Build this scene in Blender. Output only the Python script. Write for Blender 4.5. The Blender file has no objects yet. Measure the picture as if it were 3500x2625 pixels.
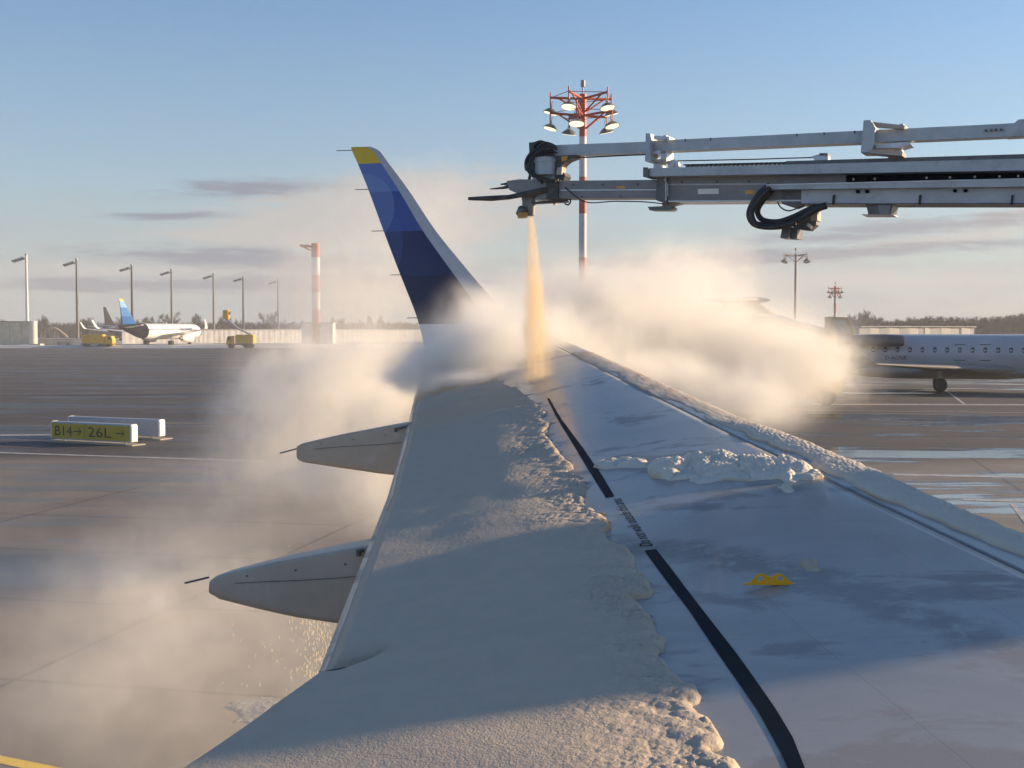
import bpy, bmesh, math, random
import numpy as np
from mathutils import Vector, Matrix
R = math.radians
scn = bpy.context.scene
col = scn.collection

# ------------------------------------------------------------------ camera, sky, sun, exposure
FPX, CX, CY, PIT, CZ = 4200.0, 1750.0, 1312.5, math.atan(187.5/4200.0), 4.15
cd = bpy.data.cameras.new("camera"); cam = bpy.data.objects.new("camera", cd); col.objects.link(cam)
cam.location = (0, 0, CZ); cam.rotation_euler = (R(90)-PIT, 0, 0)
cd.sensor_width = 36; cd.lens = 36*FPX/3500; cd.clip_start = .05; cd.clip_end = 9000
scn.camera = cam
SUN_AZ, SUN_EL = 76.0, 14.0
SUN = Vector((math.sin(R(SUN_AZ))*math.cos(R(SUN_EL)), math.cos(R(SUN_AZ))*math.cos(R(SUN_EL)), math.sin(R(SUN_EL))))
ld = bpy.data.lights.new("sun", 'SUN'); ld.energy = 5.0; ld.angle = R(1.0); ld.color = (1.0, .735, .455)
lo = bpy.data.objects.new("sun", ld); col.objects.link(lo)
lo.rotation_euler = (-SUN).to_track_quat('-Z', 'Y').to_euler()
scn.view_settings.view_transform = 'Standard'; scn.view_settings.look = 'None'
scn.view_settings.exposure = .82; scn.view_settings.gamma = 1
scn.cycles.max_bounces = 8; scn.cycles.volume_bounces = 10; scn.cycles.transparent_max_bounces = 12
scn.cycles.diffuse_bounces = 3; scn.cycles.glossy_bounces = 3
scn.cycles.volume_step_rate = 2.5; scn.cycles.volume_max_steps = 256
scn.cycles.use_adaptive_sampling = True; scn.cycles.adaptive_threshold = .02
scn.cycles.use_denoising = True; scn.cycles.sample_clamp_indirect = 6
SKY_STRENGTH = .10

class NT:
    """small helper to wire node trees"""
    def __init__(s, tree): s.t = tree; s.n = tree.nodes; s.l = tree.links
    def add(s, typ, **kw):
        n = s.n.new(typ)
        for k, v in kw.items(): setattr(n, k, v)
        return n
    def put(s, sock, v):
        if isinstance(v, bpy.types.NodeSocket): s.l.new(v, sock)
        elif v is not None: sock.default_value = v
    def m(s, op, a, b=None, c=None, clamp=False):
        n = s.add('ShaderNodeMath', operation=op); n.use_clamp = clamp
        for i, v in enumerate((a, b, c)):
            if v is not None: s.put(n.inputs[i], v)
        return n.outputs[0]
    def vm(s, op, a, b=None, out=0):
        n = s.add('ShaderNodeVectorMath', operation=op); s.put(n.inputs[0], a)
        if b is not None: s.put(n.inputs[1], b)
        return n.outputs[out]
    def ss(s, v, lo, hi, a=0., b=1.):
        n = s.add('ShaderNodeMapRange', interpolation_type='SMOOTHSTEP'); s.put(n.inputs[0], v)
        for i, x in enumerate((lo, hi, a, b)): s.put(n.inputs[i+1], x)
        return n.outputs[0]
    def mix(s, f, a, b):
        n = s.add('ShaderNodeMix', data_type='RGBA'); s.put(n.inputs[0], f); s.put(n.inputs[6], a); s.put(n.inputs[7], b)
        return n.outputs[2]
    def noise(s, vec, scale, detail=4, rough=.55, dist=0.):
        n = s.add('ShaderNodeTexNoise'); s.put(n.inputs['Vector'], vec)
        n.inputs['Scale'].default_value = scale; n.inputs['Detail'].default_value = detail
        n.inputs['Roughness'].default_value = rough; n.inputs['Distortion'].default_value = dist
        return n.outputs[0]
    def sep(s, v):
        n = s.add('ShaderNodeSeparateXYZ'); s.put(n.inputs[0], v); return n.outputs
    def comb(s, x, y, z):
        n = s.add('ShaderNodeCombineXYZ')
        for i, v in enumerate((x, y, z)): s.put(n.inputs[i], v)
        return n.outputs[0]

def c4(c): return (c[0], c[1], c[2], 1)

def build_world():
    w = bpy.data.worlds.new("World"); scn.world = w; w.use_nodes = True
    t = NT(w.node_tree); t.n.clear()
    sky = t.add('ShaderNodeTexSky', sky_type='NISHITA'); sky.sun_disc = False
    sky.sun_elevation = R(SUN_EL); sky.sun_rotation = R(SUN_AZ)
    sky.altitude = 0; sky.air_density = 1.0; sky.dust_density = .3; sky.ozone_density = 3.5
    g = t.add('ShaderNodeTexCoord').outputs['Generated']
    x, y, z = t.sep(g)
    az = t.m('ARCTAN2', x, y); el = t.m('ARCSINE', z)
    v = t.comb(t.m('MULTIPLY', az, 13.0), t.m('MULTIPLY', el, 85.0), 0.0)
    n1 = t.noise(v, 1.0, 6, .6, .5)
    n2 = t.noise(t.comb(t.m('MULTIPLY', az, 30.0), t.m('MULTIPLY', el, 210.0), 4.0), 1.0, 5, .55, .8)
    def px(X, Y): return math.atan((X-CX)/FPX), math.atan((CY-Y)/FPX)-PIT
    def blob(X, Y, rx, ry, slope=0.):
        a, e = px(X, Y)
        da = t.m('SUBTRACT', az, a); de = t.m('SUBTRACT', t.m('SUBTRACT', el, e), t.m('MULTIPLY', da, slope))
        q = t.m('ADD', t.m('POWER', t.m('DIVIDE', t.m('ABSOLUTE', da), rx/FPX), 2.0), t.m('POWER', t.m('DIVIDE', t.m('ABSOLUTE', de), ry/FPX), 2.0))
        return t.m('EXPONENT', t.m('MULTIPLY', q, -1.0))
    def total(L):
        s = L[0]
        for b in L[1:]: s = t.m('ADD', s, b)
        return s
    dark = total([blob(880, 890, 620, 44, -.035), blob(820, 655, 330, 34, .05), blob(560, 752, 260, 16, .03), blob(1150, 970, 560, 30), blob(350, 985, 460, 22),
                  blob(3100, 795, 560, 34, .06), blob(2900, 870, 600, 22, .03), blob(2300, 900, 360, 25)])
    lite = total([blob(1450, 690, 560, 130, .04), blob(1250, 720, 420, 70, .05), blob(1050, 800, 420, 40, .03), blob(3150, 845, 480, 22, .10), blob(3450, 770, 360, 26, .12), blob(1200, 820, 420, 28), blob(2600, 960, 800, 40), blob(500, 930, 600, 22)])
    brk = t.m('ADD', t.m('MULTIPLY', t.m('SUBTRACT', n1, .5), 3.0), t.m('MULTIPLY', t.m('SUBTRACT', n2, .5), 2.0))
    fd = t.ss(t.m('ADD', t.m('MULTIPLY', dark, 1.0), t.m('MULTIPLY', brk, t.m('MINIMUM', dark, .6))), .15, 1.0)
    fl = t.ss(t.m('ADD', t.m('MULTIPLY', lite, 1.0), t.m('MULTIPLY', brk, t.m('MINIMUM', lite, .7))), .1, 1.1)
    # a veil of thin cloud low over the horizon
    veil = t.m('MULTIPLY', t.m('ADD', t.m('MULTIPLY', t.ss(el, R(19), R(2)), .5), t.m('MULTIPLY', t.ss(el, R(8), R(.5)), .5)), t.m('ADD', .88, t.m('MULTIPLY', t.m('SUBTRACT', n1, .5), .7)), clamp=True)
    sun_side = t.ss(az, R(-25), R(60))
    vc = t.mix(sun_side, c4((2.4, 2.5, 2.68)), c4((3.3, 3.2, 3.08)))
    lc = t.mix(sun_side, c4((3.1, 2.95, 2.88)), c4((4.3, 3.95, 3.5)))
    dc = t.mix(sun_side, c4((1.4, 1.45, 1.85)), c4((2.5, 2.5, 2.75)))
    c = t.mix(veil, sky.outputs[0], vc)
    c = t.mix(t.m('MULTIPLY', fl, .8), c, lc)
    c = t.mix(t.m('MULTIPLY', fd, .75), c, dc)
    bg = t.add('ShaderNodeBackground'); t.put(bg.inputs[0], c); bg.inputs[1].default_value = SKY_STRENGTH
    out = t.add('ShaderNodeOutputWorld'); t.l.new(bg.outputs[0], out.inputs[0])
build_world()

# ------------------------------------------------------------------ pixel <-> world helpers
FW = np.array([0, math.cos(PIT), -math.sin(PIT)]); UP = np.array([0, math.sin(PIT), math.cos(PIT)]); RT = np.array([1., 0, 0])
CAM = np.array([0, 0, CZ])
TH = R(15)
UU = np.array([math.sin(TH), math.cos(TH), 0.]); FF = np.array([math.cos(TH), -math.sin(TH), 0.])
def ray(x, y): return FW+RT*((x-CX)/FPX)+UP*((CY-y)/FPX)
def at_y(x, y, Y):
    v = ray(x, y); return CAM+v*(Y/v[1])
def on_ground(x, y, z=0.):
    v = ray(x, y); return CAM+v*((z-CZ)/v[2])
def gx(x, Y): return (x-CX)/FPX*Y/math.cos(PIT)
def zx(y, Y): return float(at_y(CX, y, Y)[2])
def W3(u, F, z): return np.array([u*UU[0]+F*FF[0], u*UU[1]+F*FF[1], z])

def _lat(ix, iy, seed):
    h = (ix.astype(np.int64)*374761393+iy.astype(np.int64)*668265263+seed*974711) & 0x7fffffff
    h = (h ^ (h >> 13))*1274126177 & 0x7fffffff
    return ((h ^ (h >> 16)) & 0xffff)/65535.0
def vnoise(x, y, seed=0):
    ix = np.floor(x); iy = np.floor(y); fx = x-ix; fy = y-iy
    fx = fx*fx*(3-2*fx); fy = fy*fy*(3-2*fy)
    a = _lat(ix, iy, seed); b = _lat(ix+1, iy, seed); c = _lat(ix, iy+1, seed); d = _lat(ix+1, iy+1, seed)
    return (a*(1-fx)+b*fx)*(1-fy)+(c*(1-fx)+d*fx)*fy
def fbm(x, y, o=4, seed=0):
    s = 0; a = .5
    for i in range(o): s = s+a*vnoise(x*2**i, y*2**i, seed+i*17); a *= .5
    return s

def worley(x, y, seed=0):
    ix = np.floor(x); iy = np.floor(y); best = np.full(x.shape, 9.); val = np.zeros(x.shape)
    for i in (-1, 0, 1):
        for j in (-1, 0, 1):
            cx = ix+i; cy = iy+j
            px_ = cx+.15+.7*_lat(cx, cy, seed); py_ = cy+.15+.7*_lat(cx, cy, seed+7)
            d = (x-px_)**2+(y-py_)**2; k = d < best
            best = np.where(k, d, best); val = np.where(k, _lat(cx, cy, seed+13), val)
    return np.sqrt(best), val
def pops(x, y, cell, seed=0, r=.62):
    """field of little domes of uneven size, 0..1"""
    d, v = worley(x/cell, y/cell, seed); q = r*(.6+.4*v)
    return np.sqrt(np.clip(1-(d/q)**2, 0, 1))*(.45+.55*v)

# ------------------------------------------------------------------ mesh helpers
class MB:
    def __init__(s): s.v = []; s.f = []; s.mi = []; s.sm = []
    def add(s, vs, fs, mi=0, smooth=False):
        o = len(s.v); s.v.extend([tuple(float(c) for c in p) for p in vs])
        for f in fs: s.f.append(tuple(i+o for i in f)); s.mi.append(mi); s.sm.append(smooth)
        return s
    def box(s, c, size, rot=None, mi=0, bev=0.):
        c = Vector(c); hx, hy, hz = (d/2 for d in size)
        if bev > 0:
            b = min(bev, hx*.9, hy*.9, hz*.9)
            bm = bmesh.new(); bmesh.ops.create_cube(bm, size=1)
            for v in bm.verts: v.co = Vector((v.co.x*2*hx, v.co.y*2*hy, v.co.z*2*hz))
            bmesh.ops.bevel(bm, geom=bm.edges[:], offset=b, segments=2, affect='EDGES')
            vs = [v.co.copy() for v in bm.verts]; bm.verts.index_update()
            fs = [[v.index for v in f.verts] for f in bm.faces]; bm.free()
        else:
            vs = [Vector((i*hx, j*hy, k*hz)) for i in (-1, 1) for j in (-1, 1) for k in (-1, 1)]
            fs = [(0, 1, 3, 2), (4, 6, 7, 5), (0, 4, 5, 1), (2, 3, 7, 6), (0, 2, 6, 4), (1, 5, 7, 3)]
        if rot is not None: vs = [rot @ v for v in vs]
        return s.add([v+c for v in vs], fs, mi)
    def tube(s, pts, r, n=8, mi=0, caps=True, smooth=True):
        P = [Vector(p) for p in pts]; k = len(P)
        rs = r if isinstance(r, (list, tuple)) else [r]*k
        vs = []; ref = None
        for i, p in enumerate(P):
            t = (P[min(i+1, k-1)]-P[max(i-1, 0)]).normalized()
            if ref is None: ref = t.orthogonal().normalized()
            a = (ref-t*ref.dot(t))
            a = a.normalized() if a.length > 1e-6 else t.orthogonal().normalized()
            ref = a; b = t.cross(a)
            vs += [p+(a*math.cos(2*math.pi*j/n)+b*math.sin(2*math.pi*j/n))*rs[i] for j in range(n)]
        fs = [(i*n+j, i*n+(j+1) % n, (i+1)*n+(j+1) % n, (i+1)*n+j) for i in range(k-1) for j in range(n)]
        s.add(vs, fs, mi, smooth)
        if caps: s.add(vs[:n], [tuple(range(n-1, -1, -1))], mi); s.add(vs[-n:], [tuple(range(n))], mi)
        return s
    def loft(s, secs, mi=0, caps=True, smooth=True):
        n = len(secs[0]); o = len(secs)
        vs = [p for q in secs for p in q]
        fs = [(i*n+j, i*n+(j+1) % n, (i+1)*n+(j+1) % n, (i+1)*n+j) for i in range(o-1) for j in range(n)]
        s.add(vs, fs, mi, smooth)
        if caps: s.add(secs[0], [tuple(range(n-1, -1, -1))], mi); s.add(secs[-1], [tuple(range(n))], mi)
        return s
    def prism(s, poly, off, mi=0):
        """poly: list of 3d points (planar), extruded by vector off, centred"""
        off = Vector(off); P = [Vector(p) for p in poly]; n = len(P)
        vs = [p-off/2 for p in P]+[p+off/2 for p in P]
        fs = [tuple(range(n-1, -1, -1)), tuple(range(n, 2*n))]+[(i, (i+1) % n, n+(i+1) % n, n+i) for i in range(n)]
        return s.add(vs, fs, mi)
    def build(s, name, mats, parent=None, fix=True):
        me = bpy.data.meshes.new(name); me.from_pydata(s.v, [], s.f)
        for m in (mats if isinstance(mats, (list, tuple)) else [mats]): me.materials.append(m)
        me.polygons.foreach_set('material_index', s.mi); me.polygons.foreach_set('use_smooth', s.sm)
        if fix:
            bm = bmesh.new(); bm.from_mesh(me); bmesh.ops.recalc_face_normals(bm, faces=bm.faces); bm.to_mesh(me); bm.free()
        me.update()
        o = bpy.data.objects.new(name, me); col.objects.link(o)
        if parent is not None: o.parent = parent
        return o

def np_mesh(name, V, Fq, mat, parent=None, attrs=None, smooth=True):
    me = bpy.data.meshes.new(name)
    me.vertices.add(len(V)); me.vertices.foreach_set('co', np.asarray(V, np.float32).ravel())
    Fq = np.asarray(Fq, np.int32); k = Fq.shape[1]
    me.loops.add(Fq.size); me.loops.foreach_set('vertex_index', Fq.ravel())
    me.polygons.add(len(Fq)); me.polygons.foreach_set('loop_start', np.arange(0, Fq.size, k, dtype=np.int32))
    me.polygons.foreach_set('loop_total', np.full(len(Fq), k, np.int32))
    me.polygons.foreach_set('use_smooth', np.full(len(Fq), smooth))
    me.materials.append(mat); me.update(calc_edges=True); me.validate()
    for nm, a in (attrs or {}).items():
        at = me.attributes.new(nm, 'FLOAT', 'POINT'); at.data.foreach_set('value', np.asarray(a, np.float32))
    o = bpy.data.objects.new(name, me); col.objects.link(o)
    if parent is not None: o.parent = parent
    return o

def tag(o, label=None, cat=None, group=None, kind=None):
    if label: o['label'] = label
    if cat: o['category'] = cat
    if group: o['group'] = group
    if kind: o['kind'] = kind
    return o
def empty(name, label=None, cat=None, loc=(0, 0, 0), rz=0., group=None):
    o = bpy.data.objects.new(name, None); col.objects.link(o); o.location = loc; o.rotation_euler = (0, 0, rz)
    o.empty_display_size = .2
    return tag(o, label, cat, group)
def copy_tree(o, parent=None):
    c = o.copy(); col.objects.link(c)
    if parent is not None: c.parent = parent
    for ch in [q for q in o.children]: copy_tree(ch, c)
    return c

def text_mesh(body, size=1.0, align='LEFT', spacing=1.0, res=2):
    cu = bpy.data.curves.new('lettering', 'FONT'); cu.body = body; cu.size = size; cu.align_x = align
    cu.space_character = spacing; cu.resolution_u = res
    o = bpy.data.objects.new('lettering', cu); col.objects.link(o)
    bpy.context.view_layer.update()
    dg = bpy.context.evaluated_depsgraph_get()
    me = bpy.data.meshes.new_from_object(o.evaluated_get(dg))
    vs = [v.co.copy() for v in me.vertices]; fs = [tuple(p.vertices) for p in me.polygons]
    bpy.data.meshes.remove(me); bpy.data.objects.remove(o); bpy.data.curves.remove(cu)
    return vs, fs

# ------------------------------------------------------------------ materials
def mat(name, colr, rough=.5, metal=0., var=.12, scale=6., bump=0., bscale=40., coat=0., spec=.5, emit=None, es=0., dirt=None, dscale=1.5):
    m = bpy.data.materials.new(name); m.use_nodes = True
    t = NT(m.node_tree); b = t.n['Principled BSDF']
    tc = t.add('ShaderNodeTexCoord').outputs['Object']
    n = t.noise(tc, scale, 5, .6)
    f = t.ss(n, .3, .7)
    c = t.mix(f, c4([q*(1-var) for q in colr]), c4([min(1, q*(1+var)) for q in colr]))
    if dirt is not None:
        d = t.ss(t.noise(tc, dscale, 6, .65, .4), .5, .75)
        c = t.mix(t.m('MULTIPLY', d, .7), c, c4(dirt))
    t.put(b.inputs['Base Color'], c)
    t.put(b.inputs['Roughness'], t.m('ADD', rough-.06, t.m('MULTIPLY', n, .12), clamp=True))
    b.inputs['Metallic'].default_value = metal; b.inputs['Coat Weight'].default_value = coat
    b.inputs['Specular IOR Level'].default_value = spec
    if emit is not None:
        b.inputs['Emission Color'].default_value = c4(emit); b.inputs['Emission Strength'].default_value = es
    if bump > 0:
        bp = t.add('ShaderNodeBump'); bp.inputs['Strength'].default_value = bump; bp.inputs['Distance'].default_value = .02
        t.put(bp.inputs['Height'], t.noise(tc, bscale, 4, .6)); t.l.new(bp.outputs[0], b.inputs['Normal'])
    return m

M = dict(
    white=mat('white_paint', (.78, .78, .77), .35, coat=.3, var=.05, dirt=(.6, .58, .54), dscale=.4),
    fairing=mat('fairing_warm_paint', (.47, .39, .31), .4, var=.05, dirt=(.6, .57, .53), dscale=2.),  # on the fairings the warm tint stands in for light bounced from ground and mist
    alu=mat('aluminium', (.55, .57, .6), .38, metal=.55, var=.12, scale=9, dirt=(.35, .36, .38), dscale=3),
    boomgrey=mat('boom_paint', (.47, .5, .53), .45, metal=.15, var=.1, scale=5, dirt=(.3, .31, .33), dscale=4),
    headsteel=mat('head_steel', (.07, .068, .066), .45, metal=.3, var=.3, scale=14, dirt=(.03, .028, .026), dscale=6),
    steel=mat('dark_steel', (.14, .14, .14), .45, metal=.3, var=.2, scale=14, dirt=(.09, .085, .08), dscale=6),
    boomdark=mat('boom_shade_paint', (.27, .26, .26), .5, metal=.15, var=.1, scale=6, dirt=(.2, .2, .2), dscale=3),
    black=mat('black_rubber', (.025, .025, .027), .55, var=.3),
    seal=mat('black_seal', (.012, .012, .012), .6),
    navystripe=mat('stripe_paint', (.004, .009, .018), .6, var=.3, scale=9, spec=.06),
    lugyellow=mat('lug_yellow', (.86, .42, .01), .4, var=.06),
    hose=mat('hose_rubber', (.03, .033, .036), .5, var=.25, scale=20),
    signyellow=mat('sign_yellow', (.5, .36, .03), .45, var=.08),
    signblack=mat('sign_black', (.02, .02, .02), .5),
    signwhite=mat('sign_housing', (.4, .41, .44), .5, var=.06),
    signend=mat('sign_end_cap', (.85, .82, .76), .5, var=.04),
    concrete=mat('concrete', (.36, .33, .28), .85, var=.14, scale=.6, dirt=(.25, .23, .2), dscale=.25),
    red=mat('mast_red', (.48, .075, .04), .5, var=.14),
    redpale=mat('mast_red_pale', (.44, .11, .075), .6, var=.14),  # paler red; on the far tower it puts the mist into the colour
    mastwhite=mat('mast_white', (.62, .61, .6), .5, var=.08),
    mastgrey=mat('mast_grey', (.3, .31, .32), .5, metal=.2, var=.1),
    lamp=mat('lamp_housing', (.16, .17, .17), .4, metal=.3, var=.15),
    lens=mat('lamp_lens', (.9, .85, .7), .3, emit=(1, .82, .5), es=.9),
    lensoff=mat('lamp_glass', (.75, .72, .66), .2),
    truckyellow=mat('truck_yellow', (.78, .43, .02), .4, var=.08, dirt=(.45, .27, .05), dscale=1.),
    glass=mat('dark_glass', (.03, .04, .05), .08, var=.2, spec=.8),
    tyre=mat('tyre', (.02, .02, .021), .7),
    wall=mat('wall_panel', (.74, .71, .66), .8, var=.12, scale=.5, dirt=(.5, .47, .42), dscale=.3),
    darktail=mat('dark_tail', (.022, .022, .026), .9, var=.2, spec=.05),
    navy=mat('dark_navy_paint', (.008, .01, .018), .9, var=.2, spec=.03),
    bark=mat('bark', (.11, .09, .075), .9, var=.3),
    twig=mat('twig', (.055, .048, .043), .95, var=.3, scale=2),
    twigg=mat('twig_grey_green', (.05, .058, .052), .95, var=.3, scale=2),
    titleblue=mat('title_blue', (.03, .1, .3), .4),
    lightblue=mat('light_blue_paint', (.22, .42, .66), .9, var=.05, spec=.05),
    midblue=mat('mid_blue_paint', (.07, .2, .45), .9, var=.06, spec=.05),
    deepblue=mat('deep_blue_paint', (.03, .12, .33), .9, var=.06, spec=.05),
    tailyellow=mat('tail_yellow', (.85, .5, .02), .4, var=.05),
    orange=mat('amber_reflector', (.8, .35, .05), .4),
)
def link_attr(m, name):
    pass
def snow_mat(name, colr, stain, rough=.75, bs=.5, scale=120., dist=.006):
    m = bpy.data.materials.new(name); m.use_nodes = True
    t = NT(m.node_tree); b = t.n['Principled BSDF']
    tc = t.add('ShaderNodeTexCoord').outputs['Object']
    at = t.add('ShaderNodeAttribute'); at.attribute_name = 'stain'
    n = t.noise(tc, 7, 5, .6)
    c = t.mix(t.ss(n, .3, .7), c4([q*.93 for q in colr]), c4(colr))
    c = t.mix(t.m('MULTIPLY', at.outputs['Fac'], 1., clamp=True), c, c4(stain))
    t.put(b.inputs['Base Color'], c); b.inputs['Roughness'].default_value = rough
    b.inputs['Subsurface Weight'].default_value = .0
    bp = t.add('ShaderNodeBump'); bp.inputs['Strength'].default_value = bs; bp.inputs['Distance'].default_value = dist
    h = t.m('ADD', t.noise(tc, scale, 3, .6), t.m('MULTIPLY', t.noise(tc, scale*.25, 3, .6), 1.2))
    t.put(bp.inputs['Height'], h); t.l.new(bp.outputs[0], b.inputs['Normal'])
    return m
M['snow'] = snow_mat('wing_snow', (.52, .43, .335), (.55, .36, .17))
M['snowwhite'] = snow_mat('fresh_snow', (.70, .645, .56), (.55, .36, .17))
M['snowcream'] = snow_mat('edge_snow', (.66, .585, .48), (.45, .27, .12))
M['slush'] = snow_mat('ground_slush', (.3, .29, .28), (.16, .15, .14), scale=12, dist=.03)
M['snowfar'] = snow_mat('ground_snow', (.5, .5, .5), (.5, .45, .4), scale=3, dist=.05)

def wing_mat():
    m = bpy.data.materials.new('wet_wing_paint'); m.use_nodes = True
    t = NT(m.node_tree); b = t.n['Principled BSDF']
    g = t.add('ShaderNodeTexCoord').outputs['Object']
    # chordwise / spanwise frame, so that the fluid runs aft
    u = t.vm('DOT_PRODUCT', g, tuple(UU), out=1); F = t.vm('DOT_PRODUCT', g, tuple(FF), out=1)
    run = t.comb(t.m('MULTIPLY', u, 1.0), t.m('MULTIPLY', F, .55), 0.)
    n1 = t.noise(run, 1.6, 6, .62, .8); n2 = t.noise(run, 7., 5, .6, .4); n3 = t.noise(g, 160., 2, .5)
    slush = t.ss(t.m('ADD', n1, t.m('MULTIPLY', t.m('SUBTRACT', n2, .5), .35)), .53, .66)
    fu = np.array([on_wing(*p) for p in [(2200, 1875), (2400, 1900), (2600, 1930), (2900, 2020), (3200, 2120), (3480, 2230)]]); k2, k1, k0 = np.polyfit(fu[:, 1], fu[:, 0], 2)
    cu_ = t.m('ADD', t.m('ADD', t.m('MULTIPLY', t.m('MULTIPLY', F, F), float(k2)), t.m('MULTIPLY', F, float(k1))), float(k0))
    dd = t.m('ABSOLUTE', t.m('SUBTRACT', t.m('ADD', u, t.m('MULTIPLY', t.m('SUBTRACT', t.noise(g, 5., 5, .65), .5), .5)), cu_))
    smear = t.m('MULTIPLY', t.ss(dd, .30, .05), t.ss(t.noise(g, 9., 5, .7), .3, .55))
    slush = t.m('MAXIMUM', slush, smear)
    c = t.mix(t.ss(n1, .3, .7), c4((.255, .245, .24)), c4((.325, .315, .31)))
    c = t.mix(t.m('MULTIPLY', slush, .55), c, c4((.18, .175, .17)))
    fleck = t.ss(n3, .70, .76)
    c = t.mix(t.m('MULTIPLY', fleck, .8), c, c4((.7, .69, .67)))
    def line(v, sp, w): return t.ss(t.m('ABSOLUTE', t.m('SUBTRACT', t.m('FRACT', t.m('DIVIDE', t.m('ADD', v, 40.), sp)), .5)), w/sp, w/sp*.4)
    sk = t.m('ADD', F, t.m('MULTIPLY', u, .40))
    seam = t.m('MAXIMUM', line(u, 1.62, .003), line(sk, .78, .003))
    dots = t.m('MULTIPLY', t.m('MAXIMUM', t.m('MULTIPLY', line(t.m('ADD', u, .02), 1.62, .004), line(F, .03, .004)), t.m('MULTIPLY', line(t.m('ADD', sk, .02), .78, .004), line(u, .03, .004))), 1.)
    c = t.mix(t.m('MULTIPLY', t.m('MAXIMUM', seam, dots), .42), c, c4((.1, .1, .1)))
    t.put(b.inputs['Base Color'], c)
    t.put(b.inputs['Roughness'], t.m('ADD', .3, t.m('MULTIPLY', slush, .3), clamp=True))
    b.inputs['Coat Weight'].default_value = .25; b.inputs['Coat Roughness'].default_value = .08
    bp = t.add('ShaderNodeBump'); bp.inputs['Strength'].default_value = .12; bp.inputs['Distance'].default_value = .01
    t.put(bp.inputs['Height'], t.m('ADD', n2, t.m('MULTIPLY', slush, .3))); t.l.new(bp.outputs[0], b.inputs['Normal'])
    return m

# ------------------------------------------------------------------ ground
def ground_mat():
    m = bpy.data.materials.new('apron_surface'); m.use_nodes = True
    t = NT(m.node_tree); b = t.n['Principled BSDF']
    g = t.add('ShaderNodeTexCoord').outputs['Object']; x, y, z = t.sep(g)
    lay = t.comb(t.m('MULTIPLY', x, .05), t.m('MULTIPLY', y, .2), 0.)       # slush and meltwater dragged across by ploughs
    n1 = t.noise(lay, 1.0, 7, .62, .6); n2 = t.noise(lay, 3.3, 6, .6, .4)
    n3 = t.noise(t.comb(t.m('MULTIPLY', x, .03), t.m('MULTIPLY', y, .5), 3.), 1.0, 5, .6)
    fine = t.noise(g, 9., 5, .65); pat = t.noise(g, .16, 5, .6, .7)
    conc = t.mix(t.ss(pat, .3, .7), c4((.16, .135, .112)), c4((.25, .215, .18)))
    asph = t.mix(t.ss(n3, .3, .7), c4((.040, .032, .028)), c4((.082, .067, .058)))
    far = t.ss(t.m('ADD', y, t.m('MULTIPLY', t.m('SUBTRACT', n1, .5), 6.)), 36., 41.)
    c = t.mix(far, conc, asph)
    c = t.mix(t.m('MULTIPLY', t.ss(fine, .4, .8), .35), c, c4((.2, .19, .18)))
    wet = t.m('MULTIPLY', t.ss(t.m('ADD', n1, t.m('MULTIPLY', t.m('SUBTRACT', n2, .5), .5)), .5, .58), t.m('ADD', .45, t.m('MULTIPLY', .55, t.ss(x, -2., 8.))))
    c = t.mix(t.m('MULTIPLY', wet, .45), c, c4((.035, .035, .037)))
    sl = t.m('MULTIPLY', t.ss(t.m('ADD', n3, t.m('MULTIPLY', t.m('SUBTRACT', n2, .5), .45)), .62, .7), t.ss(y, 20., 60.))
    c = t.mix(t.m('MULTIPLY', sl, .45), c, c4((.36, .34, .32)))
    # slab joints
    def joint(ang, sp, w):
        q = t.m('ADD', t.m('MULTIPLY', x, math.sin(ang)), t.m('MULTIPLY', y, math.cos(ang)))
        r = t.m('ABSOLUTE', t.m('SUBTRACT', t.m('FRACT', t.m('DIVIDE', t.m('ADD', q, 500.), sp)), .5))
        return t.ss(r, w/sp*.5, w/sp)
    j = t.m('MULTIPLY', joint(R(12), 3.9, .06), joint(R(102), 7.5, .06))
    c = t.mix(t.m('MULTIPLY', t.m('SUBTRACT', 1., j), .5), c, c4((.03, .028, .026)))
    t.put(b.inputs['Base Color'], c)
    t.put(b.inputs['Roughness'], t.m('SUBTRACT', t.m('ADD', .78, t.m('MULTIPLY', sl, .1)), t.m('MULTIPLY', wet, .66), clamp=True))
    bp = t.add('ShaderNodeBump'); bp.inputs['Strength'].default_value = .25; bp.inputs['Distance'].default_value = .01
    t.put(bp.inputs['Height'], t.m('MULTIPLY', fine, t.m('SUBTRACT', 1., wet))); t.l.new(bp.outputs[0], b.inputs['Normal'])
    return m
def field_mat():
    m = bpy.data.materials.new('winter_field'); m.use_nodes = True
    t = NT(m.node_tree); b = t.n['Principled BSDF']
    g = t.add('ShaderNodeTexCoord').outputs['Object']
    x, y, z = t.sep(g)
    n = t.noise(t.comb(t.m('MULTIPLY', x, .02), t.m('MULTIPLY', y, .05), 0.), 1.0, 6, .6)
    c = t.mix(t.ss(n, .35, .6), c4((.16, .14, .1)), c4((.6, .59, .57)))
    t.put(b.inputs['Base Color'], c); b.inputs['Roughness'].default_value = .9
    return m
def sheet(name, pts, z, m, kind='structure'):
    o = MB().add([(p[0], p[1], z) for p in pts], [tuple(range(len(pts)))]).build(name, m); tag(o, kind=kind); return o
sheet('ground', [(-4000, -800), (4000, -800), (4000, 5000), (-4000, 5000)], -.006, field_mat())
sheet('apron', [(-420, -120), (420, -120), (420, 268), (-60, 268), (-60, 268.1), (-420, 268.1)], 0., ground_mat())
markwhite = mat('marking_white', (.42, .41, .4), .7, var=.25, scale=3, dirt=(.25, .24, .23), dscale=.8)
markyellow = mat('marking_yellow', (.75, .5, .04), .6, var=.15, scale=3)
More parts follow.
